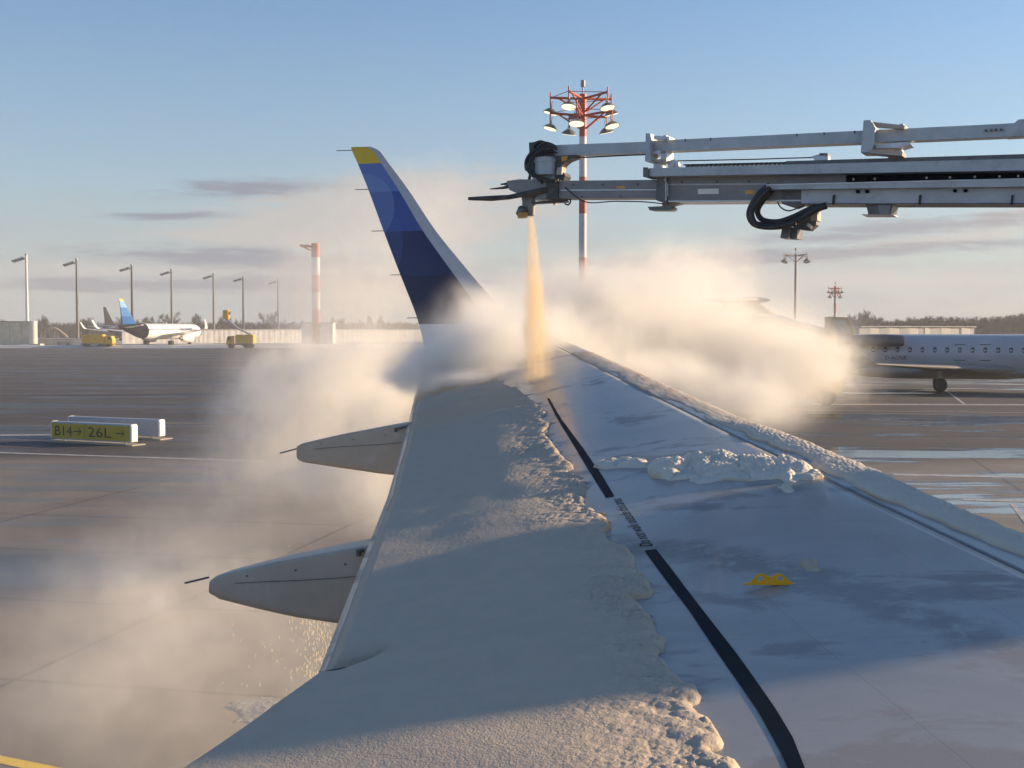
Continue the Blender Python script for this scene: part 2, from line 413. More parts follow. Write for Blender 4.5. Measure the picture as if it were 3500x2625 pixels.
def strip(name, a, b, wa, m, z=.006):
    a = Vector((a[0], a[1], z)); b = Vector((b[0], b[1], z)); d = (b-a).normalized(); n = Vector((-d.y, d.x, 0))*wa/2
    return tag(MB().add([a-n, b-n, b+n, a+n], [(0, 1, 2, 3)]).build(name, m), kind='structure')
def pxl(x, y): p = on_ground(x, y); return (p[0], p[1])
strip('taxiway_marking', pxl(2770, 1382), pxl(3600, 1384), .9, markwhite)
strip('taxiway_marking', pxl(2700, 1402), pxl(3600, 1412), .18, markwhite, .007)
strip('taxiway_marking', pxl(-50, 1546), pxl(900, 1577), .28, markwhite)
strip('taxiway_marking', pxl(-50, 1488), pxl(330, 1486), .5, markwhite)
strip('taxiway_marking', pxl(3050, 1622), pxl(3600, 1634), .45, markwhite)
strip('taxiway_marking', pxl(3290, 1708), pxl(3600, 1716), .35, markwhite)
strip('taxiway_marking', pxl(3460, 1722), pxl(3520, 1800), .12, markwhite, .007)
strip('taxiway_marking', pxl(3230, 1333), pxl(3295, 1380), .16, markwhite, .008)
strip('taxiway_marking', pxl(-60, 2585), pxl(330, 2665), .16, markyellow)
# slush berms on the ground
def ground_slush(name, poly, h, seed, lab):
    P = [np.array(pxl(*p)) for p in poly]; P = np.array(P); lo = P.min(0)-.2; hi = P.max(0)+.2
    nx = ny = 70
    X, Y = np.meshgrid(np.linspace(lo[0], hi[0], nx), np.linspace(lo[1], hi[1], ny))
    q = np.stack([X.ravel(), Y.ravel()], 1); d = sdist(q, P)
    e = np.clip(d/(.25*max(.3, (hi-lo).min())), 0, 1)
    n = fbm(q[:, 0]*3, q[:, 1]*3, 5, seed); d = d+.5*(n-.5)
    e = np.clip(d/(.25*max(.3, (hi-lo).min())), 0, 1)
    z = h*np.sqrt(e)*(n*1.6-.25)
    z[d <= 0] = -.03
    ids = np.arange(nx*ny).reshape(ny, nx)
    Fq = np.stack([ids[:-1, :-1], ids[:-1, 1:], ids[1:, 1:], ids[1:, :-1]], -1).reshape(-1, 4)
    keep = (d[Fq] > -.1).any(1)
    o = np_mesh(name, np.c_[q, z], Fq[keep], M['slush'], attrs={'stain': np.clip(1.3-1.9*n, 0, 1)})
    tag(o, lab, 'slush', kind='stuff'); return o
def sdist(q, poly):
    """signed distance to a closed 2d polygon, positive inside"""
    n = len(poly); d = np.full(len(q), 1e9); ins = np.zeros(len(q), bool)
    for i in range(n):
        a = poly[i]; b = poly[(i+1) % n]; e = b-a; w = q-a
        tt = np.clip((w@e)/max(e@e, 1e-12), 0, 1); r = w-tt[:, None]*e
        d = np.minimum(d, np.hypot(r[:, 0], r[:, 1]))
        c = (a[1] > q[:, 1]) != (b[1] > q[:, 1])
        with np.errstate(divide='ignore', invalid='ignore'):
            xx = (b[0]-a[0])*(q[:, 1]-a[1])/(b[1]-a[1])+a[0]
        ins ^= c & (q[:, 0] < xx)
    return np.where(ins, d, -d)
ground_slush('slush', [(790, 2420), (830, 2395), (930, 2378), (1010, 2380), (1020, 2410), (940, 2470), (880, 2490), (840, 2475)], .035, 3, 'grey slush left on the apron beyond the flap corner')

# ------------------------------------------------------------------ own aircraft: wing
TZ_U = np.array([1., 4.4, 6., 8.35, 10., 11.5, 13.5, 15.2]); TZ_Z = np.array([2.75, 2.79, 2.85, 2.93, 3.09, 3.28, 3.55, 3.9])
def f_te(u): u = np.asarray(u, float); return np.where(u < 4.4, -1.97, -1.97-.3047*(u-4.4))
def f_le(u): u = np.asarray(u, float); return -3.7-.512*(u-15.)
def z_te(u): return np.interp(u, TZ_U, TZ_Z)
def z_le(u): u = np.asarray(u, float); return 3.2+(u-6.14)*np.where(u > 11, .0955+(.112-.0955), .112)-.026*(f_le(u)-f_te(u))
def naca(x): x = np.clip(x, 0, 1); return .5*(.2969*np.sqrt(x)-.126*x-.3516*x**2+.2843*x**3-.1036*x**4)
def zs(u, F):
    a = f_te(u); b = f_le(u); c = b-a; s = np.clip((np.asarray(F)-a)/c, 0, 1)
    return z_te(u)*(1-s)+z_le(u)*s+c*naca(1-s)
def on_wing(x, y, lift=0.):
    v = ray(x, y); lo, hi = 1.5, 17.
    vu = v@UU; vf = v@FF
    ts = np.linspace(lo, hi, 3000); g = CZ+ts*v[2]-(zs(ts*vu, ts*vf)+lift)
    k = np.argmax(g < 0)
    if g[k] >= 0: k = len(ts)-1
    t = ts[k]; return np.array([t*vu, t*vf])
def wp(u, F, lift=0.): return W3(u, F, float(zs(u, F))+lift)

M['wing'] = wing_mat()
wing = empty('aircraft_wing', 'white airliner wing with snow on it, reaching out from the window to a blue winglet', 'aircraft wing', (0, 0, 0))
def wing_part(name, us, s0, s1, m, parent=wing, n=40, low=.75):
    secs = []
    k = np.linspace(0, 1, n); k = .5-.5*np.cos(np.pi*k) if s1 > .99 else k
    ss = s0+(s1-s0)*k
    for u in us:
        a = float(f_te(u)); c = float(f_le(u))-a
        top = [W3(u, a+c*s, float(zs(u, a+c*s))) for s in ss]
        base = lambda s: float(z_te(u)*(1-s)+z_le(u)*s)
        bot = [W3(u, a+c*s, base(s)-c*float(naca(1-s))*low-.004) for s in ss[::-1]]
        secs.append(top+bot)
    return MB().loft(secs).build(name, m, parent)
US = lambda a, b, n: list(np.linspace(a, b, n))
wing_part('wing_panel', US(1.0, 4.38, 8)+US(4.44, 15., 28), .232, .858, M['wing'])
wing_part('inboard_flap', US(1.0, 4.36, 6), .0, .228, M['wing'], n=14)
wing_part('outboard_flap', US(4.46, 11.6, 14), .0, .228, M['wing'], n=14)
wing_part('aileron', US(11.64, 15., 8), .0, .228, M['wing'], n=14)
slb = [1.0, 4.6, 7.6, 10.2, 12.6, 15.0]
for a, b in zip(slb[:-1], slb[1:]): wing_part('slat', US(a+.006, b-.006, 8), .869, 1., M['wing'], n=24)
# dark seal seen in the joint behind the slats
def joint_strip(name, us, s0, s1, m, drop, parent=wing):
    vs = []; fs = []
    for i, u in enumerate(us):
        a = float(f_te(u)); c = float(f_le(u))-a
        for s in (s0, s1):
            F = a+c*s; vs.append(W3(u, F, float(zs(u, F))-drop)); 
        for s in (s0, s1):
            F = a+c*s; vs.append(W3(u, F, float(zs(u, F))-drop-.03))
    for i in range(len(us)-1):
        o = 4*i; fs += [(o, o+1, o+5, o+4), (o+2, o+6, o+7, o+3), (o, o+4, o+6, o+2), (o+1, o+3, o+7, o+5)]
    return MB().add(vs, fs).build(name, m, parent)
joint_strip('slat_seal', US(1., 15., 40), .8575, .8695, M['steel'], .012)
joint_strip('flap_seal', US(1., 15., 40), .2275, .2325, M['seal'], .012)

# walkway stripe and its lettering
def band(name, L, Rr, m, lift=.003):
    """sheet on the wing between two pixel polylines"""
    def res(P, n):
        P = np.array([on_wing(*p) for p in P]); d = np.r_[0, np.cumsum(np.hypot(*np.diff(P, axis=0).T))]
        q = np.linspace(0, d[-1], n); return np.c_[np.interp(q, d, P[:, 0]), np.interp(q, d, P[:, 1])]
    n = 60; A = res(L, n); B = res(Rr, n); vs = []; fs = []
    for a, b in zip(A, B):
        for k in (0, .33, .67, 1): q = a*(1-k)+b*k; vs.append(wp(q[0], q[1], lift))
    for i in range(n-1):
        for j in range(3): o = 4*i+j; fs.append((o, o+1, o+5, o+4))
    return MB().add(vs, fs, smooth=True).build(name, m, wing)
cv = lambda X, Y: (2000+X/1.354, 1400+Y/1.354)
band('walkway_stripe', [cv(275, 655), cv(350, 760), cv(480, 930), cv(620, 1140), cv(800, 1400), cv(905, 1590), cv(935, 1659), (2712, 2700), (2730, 2800)],
     [cv(328, 648), cv(400, 740), cv(520, 900), cv(700, 1130), cv(820, 1300), cv(885, 1395), cv(962, 1525), cv(1015, 1659), (2775, 2700), (2800, 2800)], M['navystripe'])
cw = lambda X, Y: (1200+X/1.844, 1200+Y/1.844)
band('walkway_stripe', [cw(1235, 300), cw(1300, 430), cw(1430, 640), cw(1520, 790), cw(1605, 925)],
     [cw(1250, 300), cw(1325, 430), cw(1475, 630), cw(1582, 785), cw(1660, 918)], M['navystripe'])
def wing_text():
    vs, fs = text_mesh('Do not walk outside this area', 1.0, res=3)
    L = max(v.x for v in vs); cap = max(v.y for v in vs)
    P0 = on_wing(2233, 1868); P1 = on_wing(2121, 1705); Hh = on_wing(2189, 1870)-P0
    out = []
    for v in vs:
        q = P0+(P1-P0)*(v.x/L)+Hh*(v.y/cap); out.append(wp(q[0], q[1], .003))
    MB().add(out, fs).build('walkway_lettering', M['navystripe'], wing)
wing_text()

# yellow double-eye lug standing on the wing
def lug():
    p = on_wing(2632, 2004); B = wp(p[0], p[1], .006); w = .2; h = .043; th = .007
    dirx = Vector((1, 0, 0)); up = Vector((0, -.02, 1)).normalized(); 
    prof = [(-.1, 0), (-.098, .005), (-.074, .009), (-.052, .036), (-.042, .042), (-.030, .0435), (-.020, .041), (-.006, .031), (.008, .031), (.022, .041), (.034, .0435), (.046, .041), (.056, .034), (.078, .008), (.1, .004), (.1, 0)]
    bm = bmesh.new()
    outer = [bm.verts.new((a, 0, b)) for a, b in prof]
    ed = [bm.edges.new((outer[i], outer[(i+1) % len(outer)])) for i in range(len(outer))]
    for cx in (-.036, .038):
        ho = [bm.verts.new((cx+.0105*math.cos(k*math.pi/6), 0, .024+.0095*math.sin(k*math.pi/6))) for k in range(12)]
        ed += [bm.edges.new((ho[i], ho[(i+1) % 12])) for i in range(12)]
    bmesh.ops.triangle_fill(bm, edges=ed, use_beauty=True, use_dissolve=False)
    g = bmesh.ops.extrude_face_region(bm, geom=bm.faces[:])
    for e in g['geom']:
        if isinstance(e, bmesh.types.BMVert): e.co.y += th
    bmesh.ops.recalc_face_normals(bm, faces=bm.faces)
    me = bpy.data.meshes.new('rope_lug'); bm.to_mesh(me); bm.free(); me.materials.append(M['lugyellow'])
    o = bpy.data.objects.new('rope_lug', me); col.objects.link(o); o.parent = wing
    o.location = tuple(B); o.scale = (1.12, 1, 1.08)
    MB().box((0, .003, .003), (.19, .022, .006), bev=.001).build('lug_base', M['lugyellow'], o)
lug()

# winglet
shark_tab = [(15.0, (1500, 1262), (1835, 1262)), (15.28, (1448, 1167), (1790, 1165)), (15.45, (1423, 1075), (1715, 1055)), (15.6, (1366, 934), (1611, 934)),
             (15.75, (1310, 788), (1489, 788)), (15.9, (1259, 647), (1398, 647)), (16.0, (1220, 552), (1326, 552)), (16.04, (1205, 520), (1300, 515)), (16.05, (1199, 503), (1268, 501))]
def at_u(x, y, u):
    v = ray(x, y); t = u/(v@UU); return CAM+v*t
def winglet():
    te = []; le = []
    for i, (u, a, b) in enumerate(shark_tab):
        if i == 0: te.append(W3(15.0, float(f_te(15.)), float(z_te(15.))-.01)); le.append(W3(15.0, float(f_le(15.)), float(z_le(15.))))
        else: te.append(at_u(a[0], a[1], u)); le.append(at_u(b[0], b[1], u))
    te = np.array(te); le = np.array(le)
    k = np.linspace(0, len(te)-1, 60); kk = np.arange(len(te))
    def sm(P):
        Q = np.stack([np.interp(k, kk, P[:, j]) for j in range(3)], 1)
        for _ in range(6): Q[1:-1] = (Q[:-2]+2*Q[1:-1]+Q[2:])/4
        return Q
    T = sm(te); Lw = sm(le); n = 22
    ss = .5-.5*np.cos(np.pi*np.linspace(0, 1, n))
    secs = []
    for i in range(len(k)):
        ch = Lw[i]-T[i]; c = np.linalg.norm(ch)
        sp = (T[min(i+1, len(k)-1)]+Lw[min(i+1, len(k)-1)]-T[max(i-1, 0)]-Lw[max(i-1, 0)])
        nrm = np.cross(ch, sp); nrm /= np.linalg.norm(nrm)
        if nrm@UU > 0 and k[i] > .2: nrm = -nrm           # inboard side
        if k[i] <= .2: nrm = nrm if nrm[2] > 0 else -nrm
        tt = .8 if k[i] > 1 else 1.2-.4*k[i]
        tt *= min(1, .25+(len(te)-1-k[i])*1.5)
        a = [T[i]+ch*s+nrm*c*float(naca(1-s))*tt for s in ss]
        b = [T[i]+ch*s-nrm*c*float(naca(1-s))*tt*.9 for s in ss[1:-1][::-1]]
        secs.append(a+b)
    mb = MB(); N = len(secs[0])
    vs = [p for q in secs for p in q]; mb.v = [tuple(map(float, p)) for p in vs]
    for i in range(len(secs)-1):
        for j in range(N):
            s = ss[j] if j < n else ss[1:-1][::-1][j-n]
            mb.f.append((i*N+j, i*N+(j+1) % N, (i+1)*N+(j+1) % N, (i+1)*N+j))
            mb.mi.append(1 if s > .70 else 0); mb.sm.append(True)
    mb.f.append(tuple(range((len(secs)-1)*N, len(secs)*N))); mb.mi.append(0); mb.sm.append(False)
    zz = lambda y: float(at_u(1400, y, 15.8)[2])
    m = bpy.data.materials.new('winglet_bands'); m.use_nodes = True
    t = NT(m.node_tree); b = t.n['Principled BSDF']
    g = t.add('ShaderNodeTexCoord').outputs['Object']; x, y, z = t.sep(g)
    u = t.vm('DOT_PRODUCT', g, tuple(UU), out=1); F = t.vm('DOT_PRODUCT', g, tuple(FF), out=1)
    cols = [(zz(1108), (.62, .62, .63)), (zz(945), (.022, .014, .04)), (zz(791), (.024, .022, .085)), (zz(650), (.05, .085, .3)), (zz(547), (.12, .19, .46)), (99, (.8, .5, .0))]
    c = c4(cols[-1][1])
    for i in range(len(cols)-2, -1, -1):
        c = t.mix(t.m('LESS_THAN', z, cols[i][0]), c, c4(cols[i][1]))
    # big faint discs of the tail pattern
    def disc(px_, py_, r):
        q = at_u(px_, py_, 15.8)
        d = t.m('ADD', t.m('POWER', t.m('ABSOLUTE', t.m('SUBTRACT', F, float(q@FF))), 2.), t.m('POWER', t.m('ABSOLUTE', t.m('SUBTRACT', z, float(q[2]))), 2.))
        return t.m('LESS_THAN', d, r*r)
    c2 = t.mix(t.m('MULTIPLY', disc(1225, 720, .52), .28), c, c4((.3, .4, .62)))
    c2 = t.mix(t.m('MULTIPLY', disc(1200, 850, .8), .22), c2, c4((.08, .14, .42)))
    c = t.mix(t.m('LESS_THAN', z, zz(547)), c, c2)
    t.put(b.inputs['Base Color'], c); b.inputs['Roughness'].default_value = .32; b.inputs['Coat Weight'].default_value = .3
    o = mb.build('winglet', [m, mat('winglet_edge', (.5, .5, .52), .4, var=.05)], wing)
    for xa, ya, xb in [(1197, 514, 1150), (1259, 647, 1214), (1310, 789, 1270), (1368, 939, 1334), (1424, 1086, 1391)]:
        uu = 16.05-(ya-501)/600*.6
        MB().tube([at_u(xa+8, ya, uu), at_u(xb, ya+1, uu)], .0055, 6).build('static_wick', M['steel'], o)
    return o
winglet()

# flap track fairings
def fairing(u0, top, bot, hw, wick, pin):
    """top/bot: pixel outlines of the near side, from the tail forward, on the plane u = u0"""
    secs = []
    def prof(P):
        q = np.array([[at_u(x, y, u0)@FF, at_u(x, y, u0)[2]] for x, y in P]); return q[np.argsort(q[:, 0])]
    Tp = prof(top); Bp = prof(bot)
    Fs = np.r_[np.linspace(Tp[0, 0], Tp[0, 0]+.06, 6), np.linspace(Tp[0, 0]+.1, Tp[-1, 0]+1.0, 26)]
    for i, F in enumerate(Fs):
        zt = np.interp(F, Tp[:, 0], Tp[:, 1]) if F < Tp[-1, 0] else Tp[-1, 1]-.06*(F-Tp[-1, 0])
        zb = (np.interp(F, Bp[:, 0], Bp[:, 1]) if F < Bp[-1, 0] else Bp[-1, 1]+.02*(F-Bp[-1, 0])**2)-.02
        fo = F-float(f_te(u0+hw)); zt = min(zt, float(zs(u0+hw, F))-.02-.03*fo) if fo > 0 else min(zt, float(z_te(u0+hw))+.045-.2*fo)
        zt = max(zt, zb+.03)
        e = min(1, (F-Fs[0])/.05); e = .95+.05*math.sqrt(max(0, 1-(1-e)**2)); w = hw*(.45+.55*min(1, (F-Fs[0])/1.1)**.8)*(.8+.2*e if e < 1 else 1)
        zc = (zt+zb)/2; h = (zt-zb)/2*e; ring = []
        for sx, sz, a0, rr in ((1, 1, 0, .022), (-1, 1, 90, .022), (-1, -1, 180, .05), (1, -1, 270, .05)):
            rr = min(rr, h*.8, w*.8); cx_ = sx*(w-rr); cz_ = sz*(h-rr)
            for k in range(6): an = R(a0+18*k); ring.append(W3(u0+w+cx_*(.93 if sz > 0 else 1)+rr*math.cos(an), F, zc+cz_+rr*math.sin(an)))
        secs.append(ring)
    o = MB().loft(secs).build('flap_track_fairing', M['fairing'], wing)
    for dz_ in (.62, .8):
        L = [F for F in Fs[7:] if F < float(f_te(u0))+.1]; pts = []
        for F in L:
            zt = np.interp(F, Tp[:, 0], Tp[:, 1]); zb = np.interp(F, Bp[:, 0], Bp[:, 1]); pts.append(W3(u0-.001, F, zb+(zt-zb)*dz_))
        if dz_ == .62: MB().tube(pts, .0025, 4).build('panel_seam', M['steel'], o)
        else:
            for p in pts[1::4]: MB().tube([p, p-np.array([UU[0], UU[1], 0])*.003], .007, 6).build('fastener', M['steel'], o)
    MB().tube([at_u(*wick[0], u0+hw*.4), at_u(*wick[1], u0+hw*.4)], .007, 6).build('static_wick', M['steel'], o)
    a, b = at_u(*pin[0], u0-.012), at_u(*pin[1], u0-.012)
    mb = MB(); mb.tube([a, b], .012, 6); mb.tube([a+np.array([0, 0, .012]), a-np.array([0, 0, .03])], .016, 6); mb.build('hinge_pin', M['steel'], o)
    return o
fairing(11.1, [(1013, 1524), (1030, 1516), (1150, 1488), (1300, 1460), (1400, 1440)], [(1013, 1566), (1030, 1575), (1150, 1593), (1300, 1615), (1420, 1626)], .21, [(1014, 1534), (957, 1549)], [(1352, 1466), (1398, 1456)])
fairing(6.85, [(713, 1985), (735, 1970), (900, 1930), (1100, 1893), (1300, 1858)], [(713, 2024), (740, 2042), (870, 2075), (1000, 2104), (1150, 2126), (1300, 2130)], .24, [(714, 1973), (632, 1993)], [(1225, 1884), (1242, 1880)])

# black gap between the two flaps
def gap_plug():
    P = [on_wing(*p) for p in [(1068, 2330), (1110, 2306), (1200, 2292), (1305, 2262), (1210, 2304), (1150, 2330), (1110, 2332)]]
    mb = MB(); mb.add([wp(q[0], q[1], .016) for q in P]+[wp(q[0], q[1], -.03) for q in P], [tuple(range(7)), tuple(range(13, 6, -1))]+[(i, (i+1) % 7, 7+(i+1) % 7, 7+i) for i in range(7)])
    mb.build('flap_end_gap', M['seal'], wing)
gap_plug()

# ------------------------------------------------------------------ snow on the wing
EDGE = [(1700, 1296), (1770, 1322), (1800, 1345), (1835, 1370), (1870, 1402), (1850, 1420), (1880, 1440), (1870, 1480), (1900, 1520), (1928, 1555), (1952, 1572), (1958, 1590), (1935, 1600), (1975, 1612), (2000, 1645), (2004, 1668), (1990, 1684),
        (2008, 1718), (2040, 1738), (2072, 1752), (2092, 1785), (2066, 1802), (2085, 1838), (2150, 1862), (2176, 1893), (2166, 1926), (2200, 1945), (2222, 1972), (2234, 2002), (2222, 2018), (2150, 2028), (2196, 2058),
        (2236, 2100), (2250, 2140), (2275, 2158), (2272, 2195), (2244, 2214), (2272, 2238), (2306, 2285), (2345, 2312), (2376, 2322), (2394, 2352), (2388, 2372), (2360, 2386), (2386, 2408), (2418, 2425), (2436, 2450), (2452, 2472), (2478, 2512),
        (2470, 2530), (2432, 2544), (2468, 2562), (2520, 2572), (2536, 2600), (2530, 2640), (2560, 2700), (2560, 2900)]
NOTCH = [(1075, 2320), (1120, 2300), (1200, 2286), (1310, 2258), (1215, 2308), (1150, 2336), (1060, 2338)]
def snow_sheet():
    E = np.array([on_wing(x, y, .03) for x, y in EDGE])
    E[-1] = [1.9, E[-2][1]-.02]
    ulo, uhi = 1.95, 13.9
    us = np.exp(np.linspace(math.log(ulo), math.log(uhi), 900))
    ut = np.linspace(ulo, uhi, 30)
    poly = np.r_[[[uhi, float(f_te(uhi))-.2+1.2]], E, [[1.0, E[-1][1]]], [[1.0, -3.0]], np.c_[ut, f_te(ut)-.5]]
    nc = 330; k = np.linspace(0, 1, nc)
    Uq = np.repeat(us[:, None], nc, 1)
    Fe = np.interp(us, E[::-1, 0][np.argsort(E[::-1, 0])], E[::-1, 1][np.argsort(E[::-1, 0])])
    fmax = np.array([max(E[np.abs(E[:, 0]-u) < .5+.04*u, 1].max() if (np.abs(E[:, 0]-u) < .5+.04*u).any() else Fe[i], Fe[i])+.03 for i, u in enumerate(us)])
    # denser columns near the ragged edge
    kk = 1-(1-k)**1.5
    Fq = f_te(us)[:, None]+.012+(fmax-f_te(us)-.012)[:, None]*kk[None, :]
    q = np.stack([Uq.ravel(), Fq.ravel()], 1)
    d = sdist(q, poly)
    d = d+.012*(fbm(q[:, 0]*9, q[:, 1]*9, 3, 5)-.45)*2
    nt = [on_wing(x, y, .0) for x, y in NOTCH]; dn = -sdist(q, np.array(nt))
    dt = q[:, 1]-f_te(q[:, 0])
    lump = fbm(q[:, 0]*1.8, q[:, 1]*1.8, 2, 9)
    gr = vnoise(q[:, 0]*55, q[:, 1]*55, 1)*.6+vnoise(q[:, 0]*110, q[:, 1]*110, 2)*.4
    pop = np.clip(vnoise(q[:, 0]*38, q[:, 1]*38, 7)-.62, 0, 1)*vnoise(q[:, 0]*90, q[:, 1]*90, 3)
    near = np.clip(1.15-d/.42, 0, 1)                    # the crumbled rim
    patch = np.clip((fbm(q[:, 0]*3.1, q[:, 1]*3.1, 3, 31)-.4)*5, 0, 1)
    sl = np.clip(d/.42, 0, 1); sl = sl*sl*(3-2*sl)
    T = (.022+.04*sl)*(.65+.7*lump)
    e = np.clip(d/.055, 0, 1); e = np.sqrt(np.clip(1-(1-e)**2, 0, 1))
    et = np.clip((dt-.03)/.07, 0, 1); et = et*et*(3-2*et)
    en = np.clip(dn/.06, 0, 1); en = np.sqrt(np.clip(1-(1-en)**2, 0, 1))
    h = T*e*et*en
    jx = q[:, 0]+.012*vnoise(q[:, 0]*40, q[:, 1]*40, 71); jy = q[:, 1]+.012*vnoise(q[:, 0]*40, q[:, 1]*40, 72)
    p1 = pops(jx, jy, .017, 81); p2 = pops(jx, jy, .038, 82); p3 = pops(jx, jy, .1, 83)
    rim = near*(.3+.7*patch)*(.35+1.0*vnoise(q[:, 0]*2.6, q[:, 1]*2.6, 95))
    h = h+e*et*en*((gr-.5)*.0012+p1*(.0003+.005*rim)+p2*(.0002+.008*rim)+p3*.014*np.clip(1.1-d/.3, 0, 1)+.012*(fbm(q[:, 0]*1.3, q[:, 1]*1.3, 3, 91)-.45))
    far = np.clip((q[:, 0]-9.5)/2.5, 0, 1)               # already washed thin where the jet is working
    wash = np.clip((vnoise(q[:, 0]*6.5+.4*q[:, 1], q[:, 1]*.7, 12)-.35)*2.2, 0, 1)
    h = h*(1-far*.8*wash)
    z = zs(q[:, 0], q[:, 1])+np.where((d > 0) & (dn > 0) & (dt > .02), h, -.008)
    stain = np.clip(.9-d/.05, 0, 1)*np.clip((fbm(q[:, 0]*5, q[:, 1]*5, 3, 44)-.42)*5, 0, 1)*.75
    stain = np.maximum(stain, far*wash*.5)
    P = q[:, :1]*UU[None, :2]+q[:, 1:]*FF[None, :2]
    ids = np.arange(len(q)).reshape(len(us), nc)
    Q = np.stack([ids[:-1, :-1], ids[:-1, 1:], ids[1:, 1:], ids[1:, :-1]], -1).reshape(-1, 4)
    ok = (d > -.004) & (dn > -.004)
    o = np_mesh('snow', np.c_[P, z], Q[ok[Q].any(1)], M['snow'], attrs={'stain': stain})
    tag(o, 'thick granular snow sheet with a ragged edge, covering the rear half of the wing', 'snow', kind='stuff')
snow_sheet()

def snow_patch(lab, poly, hfun, res=.008, seed=0, jf=8., ja=.03, pad=.05, m=None):
    P = np.array([on_wing(x, y) for x, y in poly]); lo = P.min(0)-pad; hi = P.max(0)+pad
    n0 = int(min(420, (hi[0]-lo[0])/res)); n1 = int(min(420, (hi[1]-lo[1])/res))
    A, B = np.meshgrid(np.linspace(lo[0], hi[0], n0), np.linspace(lo[1], hi[1], n1), indexing='ij')
    q = np.stack([A.ravel(), B.ravel()], 1); d = sdist(q, P)
    d = d+ja*(fbm(q[:, 0]*jf, q[:, 1]*jf, 4, seed+3)-.47)*2
    h, st = hfun(q, d)
    z = zs(q[:, 0], q[:, 1])+np.where(d > 0, h, -.006)
    X = q[:, :1]*UU[None, :2]+q[:, 1:]*FF[None, :2]
    ids = np.arange(len(q)).reshape(n0, n1)
    Q = np.stack([ids[:-1, :-1], ids[1:, :-1], ids[1:, 1:], ids[:-1, 1:]], -1).reshape(-1, 4)
    o = np_mesh('snow_heap', np.c_[X, z], Q[(d > -.003)[Q].any(1)], m or M['snowwhite'], attrs={'stain': st})
    return tag(o, lab, 'snow', kind='stuff')
def heap_h(amp, seed, cell=.16):
    def fn(q, d):
        e = np.clip(d/.10, 0, 1); e = np.sqrt(np.clip(1-(1-e)**2, 0, 1))
        w = cell*.5; jx = q[:, 0]+w*(vnoise(q[:, 0]/cell, q[:, 1]/cell, seed+5)-.5); jy = q[:, 1]+w*(vnoise(q[:, 0]/cell, q[:, 1]/cell, seed+6)-.5)
        m1 = pops(jx, jy, cell, seed, .8); m2 = pops(jx, jy, cell*.45, seed+1, .75); g1 = pops(jx, jy, .03, seed+2); g2 = pops(jx, jy, .014, seed+3)
        h = amp*e*(.08+.85*m1+.3*m2)*np.clip(.35+1.3*vnoise(q[:, 0]*4.5, q[:, 1]*4.5, seed+11), 0, 1.2)+e*(.010*g1+.005*g2)
        st = np.clip(.8-d/.03, 0, 1)*np.clip((vnoise(q[:, 0]*7, q[:, 1]*7, seed+9)-.5)*5, 0, 1)*.8
        return np.maximum(h, .0), st
    return fn
snow_patch('knobbly ridge of shoved up snow across the middle of the wing', [(2215, 1596), (2240, 1578), (2265, 1570), (2310, 1580), (2345, 1575), (2380, 1568), (2450, 1566), (2540, 1570), (2620, 1566), (2690, 1570), (2705, 1585), (2745, 1596), (2790, 1615), (2815, 1632), (2780, 1642), (2740, 1640), (2700, 1648), (2660, 1640), (2560, 1645), (2480, 1640), (2460, 1644), (2390, 1655), (2350, 1640), (2290, 1645), (2230, 1630)], heap_h(.066, 21, .19), .006, 21)
snow_patch('low tongue of snow beside the walkway stripe, behind the ridge', [(2022, 1600), (2050, 1585), (2110, 1575), (2170, 1572), (2210, 1578), (2212, 1598), (2140, 1600), (2060, 1606)], heap_h(.05, 31, .17), .007, 31)
snow_patch('stray lump of snow just in front of the ridge', [(2664, 1668), (2690, 1662), (2710, 1672), (2708, 1682), (2680, 1684)], heap_h(.028, 41, .08), .003, 41, 30., .045)
snow_patch('crumbly clot of slush behind the yellow lug', [(2735, 1925), (2760, 1908), (2790, 1915), (2804, 1935), (2790, 1955), (2750, 1955)], heap_h(.012, 51, .05), .003, 51, 24., .03, .05, M['snow'])
